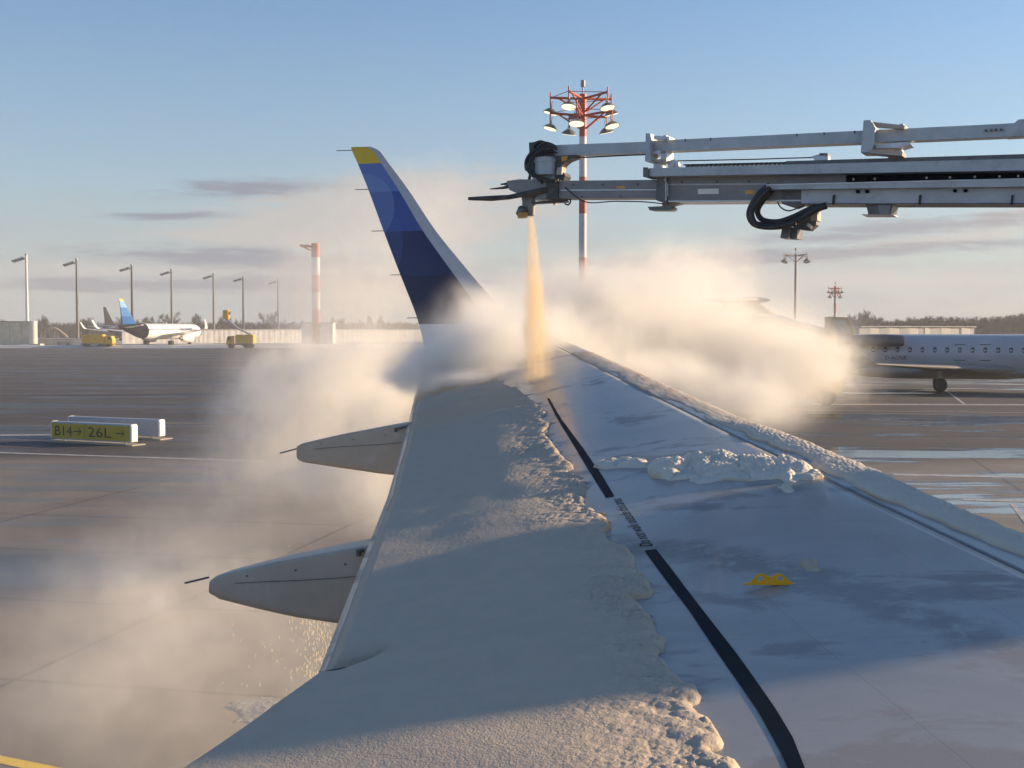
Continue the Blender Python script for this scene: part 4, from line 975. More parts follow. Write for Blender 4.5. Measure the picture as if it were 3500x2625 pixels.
def a320(lab, X, Y, head, tailm, rearm, title=True):
    root = empty('airliner', lab, 'airliner', (X, Y, 0), head)
    zc = 3.55; rz = 2.07; ry = 1.97
    prof = [(18.9, .05, -.55), (18.6, .45, -.5), (17.9, .95, -.35), (16.6, 1.5, -.12), (15.2, 1.82, 0), (13.5, 1.97, 0), (-6.0, 1.97, 0), (-8.5, 1.88, .1)]
    rear = [(-8.5, 1.88, .1), (-10, 1.76, .2), (-12, 1.5, .42), (-15, .98, .85), (-17.5, .5, 1.15), (-18.6, .22, 1.3)]
    MB().loft([ell(0, zc+o, r, r*1.05, x) for x, r, o in prof]).build('fuselage', M['white'], root)
    MB().loft([ell(0, zc+o, r, r*1.05, x) for x, r, o in rear]).build('rear_fuselage', rearm, root)
    fin = [(-11.2, -17.6, 0, 5.4), (-13.2, -17.75, 0, 7.4), (-15.1, -18.1, 0, 9.6), (-16.4, -18.35, 0, 11.2), (-16.9, -18.4, 0, 11.76)]
    if tailm is None:
        bands = [(0, 1, M['deepblue']), (1, 2, M['midblue']), (2, 3, M['lightblue']), (3, 4, M['tailyellow'])]
        for i, j, m_ in bands: foil_loft('tail_fin', fin[i:j+1], m_, root, True)
    else: foil_loft('tail_fin', fin, tailm, root, True)
    for sg in (1, -1):
        foil_loft('tailplane', [(-14.2, -17.4, sg*.6, 4.6), (-17.0, -18.5, sg*6.2, 5.2)], M['white'], root)
        foil_loft('wing', [(5.2, -2.6, sg*1.6, 2.65), (2.6, -2.9, sg*6.4, 3.1), (-3.9, -5.5, sg*16.2, 4.25)], M['white'], root)
        foil_loft('winglet', [(-3.9, -5.5, sg*16.2, 4.25), (-4.6, -5.9, sg*16.7, 4.8), (-6.1, -6.6, sg*17.1, 6.6)], M['white'], root, False)
        e = MB(); pr = [(4.9, .95), (4.7, 1.08), (3.6, 1.16), (2.2, 1.1), (.8, .85), (.2, .6)]
        e.loft([ell(sg*5.75, 1.75, r, r, x, 20) for x, r in pr]); eo = e.build('engine', M['white'], root)
        MB().loft([ell(sg*5.75, 1.75, r, r, x, 20) for x, r in [(4.92, .9), (4.5, .82)]]).build('intake', M['black'], eo)
        MB().loft([ell(sg*5.75, 1.75, r, r, x, 16) for x, r in [(.3, .5), (-.6, .3)]]).build('exhaust', M['steel'], eo)
        foil_loft('pylon', [(4.2, -.6, sg*5.75, 2.5), (3.4, -1.2, sg*5.75, 3.0)], M['white'], root, False)
        wheelset(root, -1.6, sg*3.8, .58, .58, 2, .9, 2.6)
        mb = MB()
        for k in range(34):
            x = 13.2-k*.66; mb.add([(x, sg*1.985, 3.85), (x+.26, sg*1.985, 3.85), (x+.26, sg*1.975, 4.2), (x, sg*1.975, 4.2)], [(0, 1, 2, 3)])
        mb.build('window_row', M['darktail'], root)
    wheelset(root, 13.0, 0, .38, .38, 2, .5, 1.8)
    if title:
        for sg in (-1, 1):
            vs, fs = text_mesh('discover', 1.9)
            L = max(v.x for v in vs)
            out = []
            for v in vs:
                a = (v.y-.4)/2.07+.12; x = 5.2+v.x if sg < 0 else 5.2+L-v.x
                out.append((x, sg*(2.0*math.cos(a)), zc+.3+2.12*math.sin(a)))
            MB().add(out, fs).build('title_lettering', M['titleblue'], root)
    return root
# heading: nose to the right and away
d1 = 316.; xm = gx(575, 332); 
a320('cream lit airliner with a light blue and yellow tail fin parked across the apron', gx(556, 326), 326., R(72), None, M['navy'])
a320('white airliner with a black tail fin, mostly hidden behind the blue tailed airliner', gx(458, 440), 440., R(75), M['darktail'], M['darktail'], False)

# regional jet on the right
def regional_jet():
    X0, Y0 = gx(3212, 83.2), 83.2; head = R(-18.7)
    root = empty('regional_jet', 'white regional jet with a T tail, its rear end swallowed by the steam', 'regional jet', (X0, Y0, 0), head)
    zc = 2.47; r = 1.34
    pr = [(-16.5, .25, .55), (-14.5, .75, .42), (-11.5, 1.15, .2), (-8.5, 1.34, 0), (16, 1.34, 0), (18.5, 1.1, -.1), (20, .6, -.35), (20.6, .1, -.45)]
    MB().loft([ell(0, zc+o, q, q, x, 32) for x, q, o in pr]).build('fuselage', mat('jet_paint', (.40, .42, .46), .32, coat=.3, var=.05, dirt=(.58, .58, .6), dscale=.3), root)
    belly = [(-6.2, .2, .3, 1.35), (-5, .9, .45, 1.35), (-3, 1.35, .55, 1.33), (3.5, 1.4, .55, 1.33), (6, 1.0, .45, 1.35), (8, .2, .3, 1.4)]
    MB().loft([ell(0, z, ry, rz, x, 24) for x, ry, rz, z in belly]).build('belly_fairing', mat('jet_belly', (.26, .245, .23), .5, var=.08), root)
    tw = mat('jet_tail', (.3, .29, .28), .6)
    foil_loft('tail_fin', [(-8.6, -13.6, 0, 3.6), (-11.0, -14.4, 0, 5.2), (-12.2, -14.9, 0, 6.15)], tw, root, True, t=.12)
    MB().loft([ell(0, 6.2, a, b, x, 14) for x, a, b in [(-11.4, .05, .05), (-12.0, .2, .22), (-14.2, .22, .2), (-16.2, .03, .03)]]).build('fin_fairing', tw, root)
    dke = mat('engine_dark', (.12, .12, .13), .45, metal=.2)
    jw = mat('jet_wing_shaded', (.2, .2, .2), .6, var=.08)  # wing and winglet darkened, their shade put into the paint
    for sg in (1, -1):
        foil_loft('tailplane', [(-12.0, -14.6, sg*.1, 6.25), (-14.2, -15.6, sg*4.3, 6.15)], tw, root)
        foil_loft('wing', [(5.0, -1.2, sg*1.0, 1.45), (1.6, -1.9, sg*4.4, 1.65), (-3.6, -5.0, sg*11.3, 2.05)], jw, root)
        foil_loft('winglet', [(-3.7, -5.0, sg*11.3, 2.05), (-5.0, -5.7, sg*11.75, 3.2)], jw, root)
        e = [(-2.3, .33), (-2.4, .38), (-3.6, .43), (-5.5, .4), (-6.7, .3)]
        eo = MB().loft([ell(sg*1.9, 3.38, q, q, x, 20) for x, q in e]).build('engine', dke, root)
        MB().loft([ell(sg*1.9, 3.38, q, q, x, 18) for x, q in [(-2.28, .3), (-2.7, .25)]]).build('intake', M['black'], eo)
        MB().box((-4.4, sg*1.4, 3.3), (2.6, .7, .2), bev=.05).build('pylon', M['mastgrey'], root)
        wheelset(root, 0, sg*2.05, .46, .46, 2, .42, 1.6)
        # cabin windows and two overwing exits, each its own part
        xs = [-1.15+.79*k for k in range(-4, 20)]
        for i, x in enumerate(xs):
            ang = R(13); ca = math.cos(ang)*r; sa = math.sin(ang)*r
            P = []
            for k in range(10):
                t = 2*math.pi*k/10; hh = .19*math.copysign(abs(math.sin(t))**.6, math.sin(t)); ww = .125*math.copysign(abs(math.cos(t))**.6, math.cos(t))
                aa = ang+hh/r; P.append((x+ww, sg*(r+.006)*math.cos(aa), zc+(r+.006)*math.sin(aa)))
            MB().add(P, [tuple(range(10))]).build('cabin_window', M['glass'], root)
        for x in (1.22, 2.8):
            mb = MB()
            for (xa, xb, ha, hb) in [(x-.34, x-.25, -.62, .5), (x+.25, x+.34, -.62, .5), (x-.34, x+.34, .45, .5), (x-.34, x+.34, -.62, -.57)]:
                P = []
                for q, hh in ((xa, ha), (xb, ha), (xb, hb), (xa, hb)):
                    aa = R(9)+hh/r; P.append((q, sg*(r+.009)*math.cos(aa), zc+(r+.009)*math.sin(aa)))
                mb.add(P, [(0, 1, 2, 3)])
            mb.build('emergency_exit', M['darktail'], root)
    wheelset(root, 14.2, 0, .3, .3, 2, .3, 1.4)
    vs, fs = text_mesh('D-ACNR', .38); out = []
    for v in vs:
        aa = R(-16)+v.y/r; out.append((-3.55+v.x, -(r+.01)*math.cos(aa), zc+(r+.01)*math.sin(aa)))
    MB().add(out, fs).build('registration_lettering', M['darktail'], root)
regional_jet()

# ------------------------------------------------------------------ de-icing trucks on the far side and in the steam
def small_truck(lab, X, Y, rz, arm=None, cabarm=False, length=7.2, body=None):
    root = empty('deicing_truck', lab, 'de-icing truck', (X, Y, 0), rz)
    bm_ = body or M['truckyellow']
    MB().box((0, 0, .85), (length, 2.2, .3), bev=.04).build('chassis', M['steel'], root)
    MB().box((-.9, 0, 2.0), (length*.66, 2.4, 1.9), bev=.12).build('fluid_tank', bm_, root)
    c = MB().loft([[(length*.28, y, z) for y, z in [(-1.15, .8), (1.15, .8), (1.15, 2.7), (-1.15, 2.7)]], [(length*.46, y, z) for y, z in [(-1.15, .7), (1.15, .7), (1.1, 2.6), (-1.1, 2.6)]], [(length*.5, y, z) for y, z in [(-1.1, .6), (1.1, .6), (1.1, 1.7), (-1.1, 1.7)]]], smooth=False).build('cab', bm_, root)
    MB().box((length*.40, 0, 2.15), (length*.1, 2.34, .7), bev=.05).build('window', M['glass'], c)
    for x in (length*.36, -length*.2, -length*.36):
        for y in (-1.0, 1.0): MB().tube([(x, y-.15, .5), (x, y+.15, .5)], .5, 16).build('wheel', M['tyre'], root)
    MB().box((-.5, -1.22, .75), (1.6, .2, .6), bev=.04).build('side_locker', M['mastgrey'], root)
    if arm:
        P = [Vector(p) for p in arm]; ao = MB().tube(P, [.22]*len(P), 8).build('arm', M['alu'], root)
        e = P[-1]; b = MB().box(e+Vector((0, 0, .9)), (1.3, 1.3, 2.0), bev=.15).build('basket', M['tailyellow'] if cabarm else M['fairing'], ao)
        MB().box(e+Vector((-.2, -.2, 1.2)), (1.2, 1.2, .8), bev=.06).build('basket_window', M['glass'], b)
    return root
small_truck('yellow de-icing truck with its arm and bucket raised, near the snowy wall', gx(826, 268), 268., R(180), [(-2.2, 0, 2.9), (.5, 0, 4.2), (3.2, 0, 6.4)], True, 6.0)
small_truck('low yellow tank truck with no arm, left of the parked airliner', gx(338, 272), 272., 0., None, False, 7.0)
def lift():
    Y = 300.; X = gx(205, Y); root = empty('boom_lift', 'white bent lifting arm on thin legs beyond the barrier', 'boom lift', (X, Y, 0))
    MB().box((1.4, 0, .7), (3.4, 2., .7), bev=.1).build('chassis', M['mastgrey'], root)
    MB().tube([(-2.6, 0, 4.2), (-1.2, 0, 4.35), (-.2, 0, 4.0), (1.2, 0, 2.9), (2.0, 0, 2.2)], [.25, .32, .3, .28, .25], 10).build('arm', M['fairing'], root)
    for x in (-1.2, -.4): MB().tube([(x, 0, .3), (x+.1, 0, 4.2)], .1, 6).build('leg', M['mastgrey'], root)
    for x in (.4, 2.4): MB().tube([(x, -1, .4), (x, 1, .4)], .4, 12).build('wheel', M['tyre'], root)
lift()
def cab_truck():
    d = 66.; X = gx(2690, d)
    root = small_truck('yellow de-icing truck with a glazed operator cab on a column, half hidden in the steam', X, d+1.5, R(180), None, False, 6.2, M['truckyellow'])
    root.rotation_euler = (0, 0, 0)
    q = lambda x, y: (gx(x, d)-X, zx(y, d)); cx, cz = q(2868, 1118)
    x0, zt = q(2838, 1082); x1, zb = q(2916, 1148)
    p = [(x0, zt), (q(2898, 1085)[0], q(2898, 1085)[1]), (x1, q(0, 1130)[1]), (x1-.03, zb), (x0, zb)]
    c = MB().prism([(a, -.75, b) for a, b in p], (0, 1.25, 0)).build('operator_cab', mat('cab_frame', (.3, .22, .1), .5), root)
    s = lambda k: [(p[0][0]*k+cx*(1-k), p[0][1]*k+cz*(1-k))]+[(a*k+cx*(1-k), b*k+cz*(1-k)) for a, b in p[1:]]
    MB().prism([(a, -.75, b) for a, b in s(.72)], (0, 1.28, 0)).build('cab_window', mat('cab_glass', (.3, .34, .33), .15), c)
    MB().prism([(x1+.02, -.76, q(0, 1128)[1]), (x1+.06, -.76, q(0, 1134)[1]), (x1+.05, -.76, q(0, 1142)[1]), (x1, -.76, q(0, 1140)[1])], (0, .1, 0)).build('mirror', M['signend'], c)
    MB().tube([(cx-.3, -.75, 2.9), (cx-.3, -.75, zb+.05)], .3, 12).build('column', M['truckyellow'], root)
    MB().tube([(cx-.3, -.7, zb+.1), (cx-3, -.7, zb+.9), (cx-7.5, -.7, zb+1.2)], .22, 8).build('arm', M['alu'], root)
cab_truck()

# ------------------------------------------------------------------ taxiway signs
def sign(lab, P, Q, ytop, ybot, back=False, text=None, group=None):
    """P, Q: pixels at the foot of the left and right ends of the face"""
    A = on_ground(*P, z=.12); B = on_ground(*Q, z=.12); L = np.linalg.norm(B-A); ang = math.atan2(B[1]-A[1], B[0]-A[0])
    root = empty('taxiway_sign', lab, 'taxiway sign', (A[0], A[1], 0), ang)
    h = .63; th = .34
    prof = [(0, .12), (.02, .12+h*.5), (.05, .12+h), (th-.05, .12+h), (th+.03, .12+h*.55), (th, .12)]
    prof = [(-.0, .12), (-.0, .12+h-.04), (.05, .12+h), (th-.05, .12+h), (th, .12+h-.05), (th, .12)]
    MB().prism([(L/2, y, z) for y, z in prof], (L, 0, 0)).build('housing', M['signwhite'], root)
    # bulged white end cap
    for x, sg in ((L, 1), (0, -1)):
        secs = []
        for k in range(6):
            t = k/5; secs.append([(x+sg*(.002+.07*math.sin(t*math.pi/2)), th/2+(y-th/2)*(1.02-.45*t*t), .12+h/2+(z-.12-h/2)*(1.03-.25*t*t)) for y, z in prof])
        MB().loft(secs, smooth=False).build('end_cap', M['signend'], root)
    if text:
        f_ = MB().box((L/2, -.008, .12+h/2-.012), (L-.04, .012, h-.09)).build('face', M['signyellow'], root)
        MB().box((L*.433, -.0155, .12+h/2-.012), (.012, .003, h-.12)).build('divider', M['signblack'], f_)
        hh = .36
        for body, x0, w in (('B14', .135, .86), ('26L', 1.72, 1.1)):
            vs, fs = text_mesh(body, 1.0); mx = max(v.x for v in vs); my = max(v.y for v in vs)
            MB().add([(x0*L/3.67+v.x/mx*w*L/3.67, -.0162, .12+.125+v.y/my*hh) for v in vs], fs).build('lettering', M['signblack'], f_)
        for x0 in (1.06, 3.05):
            x0 = x0*L/3.67; z = .12+.3; w = .36*L/3.67
            MB().add([(x0, -.0162, z-.022), (x0+w-.03, -.0162, z-.022), (x0+w-.03, -.0162, z+.022), (x0, -.0162, z+.022)], [(0, 1, 2, 3)]).add(
                [(x0+w-.15, -.0164, z+.14), (x0+w-.11, -.0164, z+.14), (x0+w+.02, -.0164, z), (x0+w-.11, -.0164, z-.14), (x0+w-.15, -.0164, z-.14), (x0+w-.035, -.0164, z)], [(0, 1, 2, 5), (5, 2, 3, 4)]).build('arrow', M['signblack'], f_)
    else:
        MB().box((L*.62, -.01, .12+h*.3), (.34, .02, h*.55), bev=.006).build('back_hatch', mat('hatch', (.33, .35, .39), .5), root)
    for x in (L*.12, L*.5, L*.9):
        MB().tube([(x, th/2, 0), (x, th/2, .13)], .035, 8).build('foot', M['alu'], root)
    MB().box((L/2, th/2, .02), (L+.5, .7, .04), bev=.01).build('base_slab', M['concrete'], root)
    return root
sign('yellow taxiway sign reading B14 and 26L with arrows, facing the wing', (177, 1498), (445, 1512), 1455, 1512, text=True)
sign('grey white back of a taxiway sign, standing behind the yellow one', (236, 1478), (541, 1492), 1440, 1494)

# ------------------------------------------------------------------ walls and low buildings
def barrier():
    d = 292.; root = empty('blast_barrier', 'beige concrete barrier with a rounded end at the left edge of the apron', 'barrier', (0, 0, 0))
    x0, x1 = gx(-250, d), gx(118, d); zt = zx(1100, d)
    mb = MB()
    for k in range(9): mb.box((x0+(k+.5)*(x1-x0)/9, d+.4, zt/2+.2), ((x1-x0)/9-.06, .8, zt-.4), bev=.05)
    mb.build('wall_panel', mat('barrier_concrete', (.62, .55, .42), .85, var=.14, scale=.5, dirt=(.42, .37, .29), dscale=.3), root)
    MB().tube([(x1-.2, d+.2, 0), (x1-.2, d+.2, zt+.15)], .95, 20).build('end_pillar', mat('pillar_concrete', (.72, .67, .57), .8), root)
    MB().box(((x0+x1)/2+.6, d-.3, .35), (x1-x0+3, 2.6, .7), bev=.06).build('plinth', mat('plinth_concrete', (.5, .47, .4), .85), root)
    MB().box(((x0+x1)/2, d+.4, zt+.05), (x1-x0, 1.0, .2), bev=.03).build('coping', M['steel'], root)
barrier()
def ribbed_wall(name, lab, cat, xa, xb, da, db, h, m, ribs=3., dep=.25, cap=None):
    A = np.array([gx(xa, da), da]); B = np.array([gx(xb, db), db]); L = np.linalg.norm(B-A); ang = math.atan2(B[1]-A[1], B[0]-A[0])
    root = empty(name, lab, cat, (A[0], A[1], 0), ang)
    rng = random.Random(5); pts = []; x = 0.
    while x < L:
        w = ribs*(.7+.6*rng.random()); pts += [(x, 0), (x+w*.45, -dep*rng.random()), (x+w*.55, -dep), (x+w*.97, -dep*.3)]; x += w
    pts = [(min(a, L), b) for a, b in pts]+[(L, 0), (L, .5), (0, .5)]
    mb = MB(); mb.prism([(a, b, h/2) for a, b in pts], (0, 0, h)); mb.build('wall_panel', m, root)
    MB().box((L/2, .2, h+.08), (L, 1.0, .16), bev=.04).build('snow_cap', cap or M['snowfar'], root)
    return root
ribbed_wall('noise_wall', 'long pale noise wall with streaked panels beyond the parked airliner', 'wall', 420, 1500, 350, 402, 4.0, M['wall'], 1.6, .05)
ribbed_wall('low_wall', 'low cream wall between the barrier and the yellow tank truck', 'wall', 128, 300, 300, 300, 1.7, mat('low_wall_cream', (.62, .57, .48), .8), 6., .1)
ribbed_wall('low_building', 'long pale flat building behind the regional jet', 'building', 2935, 3330, 190, 205, 4.45, mat('pale_cladding', (.36, .36, .37), .6, var=.06), 4., .12)
def hut():
    d = 352.; root = empty('hut', 'small pale hut at the foot of the red and white tower', 'hut', (gx(1090, d), d, 0))
    MB().box((0, 0, 2.9), (9, 5, 5.8), bev=.1).build('wall', M['wall'], root); MB().box((0, 0, 5.95), (9.6, 5.6, .3), bev=.05).build('roof', M['snowfar'], root)
hut()
# snow bank along the far edge of the apron
def snow_bank():
    X = np.linspace(-130, 15, 500); v = np.linspace(0, 1, 12); A, B = np.meshgrid(X, v, indexing='ij')
    y = 270+B*5; z = np.sin(B*math.pi)*(.35+.5*fbm(A*.25, B*2, 4, 8)); z[:, 0] = z[:, -1] = -.05
    ids = np.arange(A.size).reshape(A.shape); Q = np.stack([ids[:-1, :-1], ids[1:, :-1], ids[1:, 1:], ids[:-1, 1:]], -1).reshape(-1, 4)
    o = np_mesh('snow_bank', np.c_[A.ravel(), y.ravel(), z.ravel()], Q, M['snowfar'], attrs={'stain': np.zeros(A.size)})
    tag(o, 'ploughed bank of snow along the far edge of the apron', 'snow bank', kind='stuff')
snow_bank()

# ------------------------------------------------------------------ bare winter trees
def bare_tree(seed, H, m, spread=.42, ntw=620, upright=False):
    rng = random.Random(seed); tr = MB(); tr.tube([(0, 0, 0), (rng.uniform(-.1, .1), 0, H*.35), (rng.uniform(-.2, .2), 0, H*.7)], [H*.022, H*.016, H*.006], 6)
    cr = MB(); ends = []
    for k in range(16):
        a = rng.uniform(0, 6.283); z0 = H*rng.uniform(.16, .6); l = H*rng.uniform(.25, .5); up_ = rng.uniform(.7, 1.6) if not upright else rng.uniform(1.8, 3.5)
        d = Vector((math.cos(a), math.sin(a), up_)).normalized()*l; d.x *= spread*2; d.y *= spread*2
        e = Vector((0, 0, z0))+d; mid = Vector((0, 0, z0))+d*.5+Vector((0, 0, -.03*H))
        tr.tube([(0, 0, z0), mid, e], [H*.008, H*.005, H*.002], 4, caps=False); ends += [mid, e, mid.lerp(e, .5)]
    for k in range(ntw):
        b = rng.choice(ends); d = Vector((rng.uniform(-1, 1), rng.uniform(-1, 1), rng.uniform(-.1, 1.6 if not upright else 3))).normalized()*H*rng.uniform(.06, .2)
        s = Vector((rng.uniform(-1, 1), rng.uniform(-1, 1), rng.uniform(-.3, .3))).normalized()*H*.012
        b = b+Vector((rng.gauss(0, H*.03), rng.gauss(0, H*.03), rng.gauss(0, H*.03)))
        cr.add([b-s, b+s, b+d], [(0, 1, 2)]); q = b+d*.5; d2 = Vector((rng.uniform(-1, 1), rng.uniform(-1, 1), rng.uniform(-.2, 1))).normalized()*d.length*.6
        cr.add([q-s*.6, q+s*.6, q+d2], [(0, 1, 2)])
    return tr, cr
protos = []
def tree(proto, lab, X, Y, sc, rz, group):
    seed, H, m, sp, up_ = proto[:5]
    if len(proto) == 5:
        tr, cr = bare_tree(seed, H, m, sp, upright=up_)
        root = empty('bare_tree', lab, 'tree'); tr.build('trunk', M['bark'], root, fix=False); cr.build('crown', m, root, fix=False); proto.append(root)
    else:
        root = copy_tree(proto[5])
    root.location = (X, Y, 0); root.rotation_euler = (0, 0, rz); root.scale = (sc, sc, sc)
    tag(root, lab, 'tree', group); return root
PL = [[k, 10., M['twig'], sp, up_] for k, sp, up_ in ((1, .42, False), (2, .55, False), (3, .3, True), (4, .48, False))]
PR = [[k+20, 10., M['twigg'], sp, up_] for k, sp, up_ in ((1, .45, False), (2, .5, False), (3, .3, True), (4, .4, False))]
rng = random.Random(11)
# trees one can tell apart on the left
for x, ytop, lab in [(523, 1078, 'round bare tree showing above the tail of the cream lit airliner'), (588, 1070, 'bushy bare tree behind the fuselage of the cream lit airliner'), (668, 1078, 'broad low bare tree left of the white winglet'),
                     (925, 1072, 'tall spreading bare tree beside the shortest mast'), (300, 1076, 'brown bare tree behind the low yellow tank truck'), (415, 1072, 'bare tree between the black fin and the blue fin')]:
    d = 470.; h = zx(ytop, d); tree(PL[rng.randrange(4)], lab, gx(x, d), d+rng.uniform(-6, 6), h/10., rng.uniform(0, 6), None)
for k in range(46):
    x = rng.uniform(-60, 1420); d = rng.uniform(490, 560); h = zx(rng.uniform(1086, 1104), d)
    tree(PL[rng.randrange(4)], 'bare brown winter tree in the low row along the left skyline', gx(x, d), d, max(.3, h/10.), rng.uniform(0, 6), 'trees along the left skyline')
for x, ytop, lab in [(2945, 1062, 'tall bare tree just right of the operator cab')]:
    d = 400.; tree(PR[0], lab, gx(x, d), d, zx(ytop, d)/10., 1., None)
for k in range(60):
    x = 2925+k*10.5+rng.uniform(-6, 6); d = rng.uniform(395, 440)
    yt = np.interp(x, [2900, 2980, 3030, 3120, 3180, 3240, 3330, 3420, 3500, 3600], [1075, 1082, 1098, 1088, 1082, 1084, 1084, 1080, 1074, 1070])+rng.uniform(-3, 9)
    tree(PR[rng.randrange(4)], 'bare grey green tree in the wood behind the regional jet', gx(x, d), d, zx(yt, d)/10., rng.uniform(0, 6), 'trees behind the regional jet')
def thicket(name, xa, xb, d, ytop, m, seed, lab, n):
    rr = random.Random(seed); mb = MB()
    for k in range(n):
        x = gx(rr.uniform(xa, xb), d)+rr.uniform(-1, 1); y = d+rr.uniform(-10, 10); h = zx(ytop, d)*(.35+.65*rr.random()**.6); b = Vector((x, y, 0))
        e = b+Vector((rr.uniform(-1, 1), rr.uniform(-1, 1), h)); s = Vector((rr.uniform(.12, .5), rr.uniform(-.2, .2), 0))
        mid = b.lerp(e, .5)+Vector((rr.uniform(-.6, .6), 0, 0))
        mb.add([b-s, b+s, mid+s, mid-s, e], [(0, 1, 2, 3), (3, 2, 4)])
    tag(mb.build(name, m, fix=False), lab, 'thicket', kind='stuff')
thicket('treeline', -80, 1500, 580, 1098, M['twig'], 5, 'low brown wood along the left horizon', 6500)
thicket('treeline', 2880, 3640, 450, 1092, M['twigg'], 6, 'hazy grey green wood along the right horizon', 4200)
# ------------------------------------------------------------------ steam, jet and droplets
def vol_mat(name, colr, dens, aniso, attr='density'):
    m = bpy.data.materials.new(name); m.use_nodes = True; t = NT(m.node_tree); t.n.clear()
    v = t.add('ShaderNodeVolumePrincipled'); v.inputs['Color'].default_value = c4(colr); v.inputs['Density'].default_value = dens
    v.inputs['Anisotropy'].default_value = aniso; v.inputs['Density Attribute'].default_value = attr
    o = t.add('ShaderNodeOutputMaterial'); t.l.new(v.outputs[0], o.inputs['Volume']); return m
# (px x, px y, distance, px radius x, px radius y, depth radius m, weight)
PUFFS = [
    (1470, 1240, 13.6, 140, 58, .5, 1.9), (1580, 1185, 13.8, 130, 85, .6, 1.8), (1700, 1190, 13.2, 130, 90, .5, 1.7), (1395, 1283, 13.3, 70, 26, .4, 1.4), (1640, 1090, 14.4, 100, 70, .5, 1.0),
    (1500, 1290, 12.9, 140, 19, .25, 1.7), (1650, 1286, 12.8, 130, 22, .3, 1.8), (1790, 1276, 12.8, 90, 28, .35, 1.9), (1890, 1300, 12.4, 60, 24, .3, 1.2),
    (2150, 1420, 11.0, 260, 60, 1.2, .13), (1750, 1400, 11.2, 200, 60, 1., .13),
    (1700, 1070, 15.2, 110, 90, .6, .8), (1830, 1160, 13.9, 150, 110, .6, 1.3), (1960, 1180, 14.6, 170, 100, .6, 1.0), (2140, 1140, 23., 230, 130, 1.5, .95), (1960, 1110, 23., 160, 120, 1.3, .9),
    (2300, 1160, 24.5, 230, 135, 1.7, .9), (2480, 1235, 24.5, 220, 105, 1.6, .8), (2640, 1250, 23.5, 190, 125, 1.5, .58), (2700, 1210, 24., 260, 170, 1.6, .2), (1090, 950, 24., 170, 130, 1.3, .26), (2560, 1370, 15.0, 170, 75, .7, 1.0), (2690, 1415, 13.6, 90, 85, .6, .5),
    (2780, 1255, 24.0, 130, 90, 1.2, .34), (2870, 1290, 24.0, 75, 60, .9, .24), (2350, 1290, 15.6, 260, 55, .6, .9), (2150, 1250, 14.6, 230, 45, .5, 1.0),
    (2360, 970, 25., 170, 110, 1.5, .36), (2560, 1075, 25., 140, 60, 1.4, .12), (2230, 950, 24.5, 180, 100, 1.5, .36), (2080, 980, 23., 150, 80, 1.2, .34), (2720, 1150, 25., 90, 50, 1.2, .3), (2500, 880, 26., 130, 80, 1.2, .2), (2720, 1010, 26., 120, 90, 1.2, .06),
    (1250, 1215, 17.0, 250, 80, 1.0, .7), (1050, 1265, 17.5, 190, 95, 1.0, .7), (890, 1330, 18., 100, 85, 1.0, .6), (1150, 1370, 16.5, 230, 80, 1.1, .7), (1330, 1350, 15.4, 90, 80, .7, .9),
    (1340, 1540, 14.4, 110, 130, .9, 1.), (1290, 1720, 13.2, 90, 140, .8, .85), (1180, 1620, 14.6, 170, 130, 1.0, .6), (1000, 1500, 16.5, 220, 120, 1.2, .5),
    (1450, 800, 19., 260, 190, 1.4, .17), (1250, 960, 19.5, 300, 160, 1.4, .26), (1330, 680, 20., 220, 150, 1.2, .12), (1120, 1060, 19.5, 240, 100, 1.2, .32), (1560, 640, 18., 140, 120, 1., .1), (1900, 950, 22., 160, 110, 1.3, .2),
    (250, 1960, 11., 380, 110, 1.5, .26),  # thin puff added to lighten the shadow band on the apron
    (800, 1650, 15., 350, 220, 2., .2), (700, 2050, 10.5, 450, 280, 1.6, .24), (1050, 2200, 8.5, 220, 230, 1., .24), (350, 2380, 9.0, 450, 260, 1.4, .27), (700, 2520, 7.0, 280, 130, .8, .3),
]
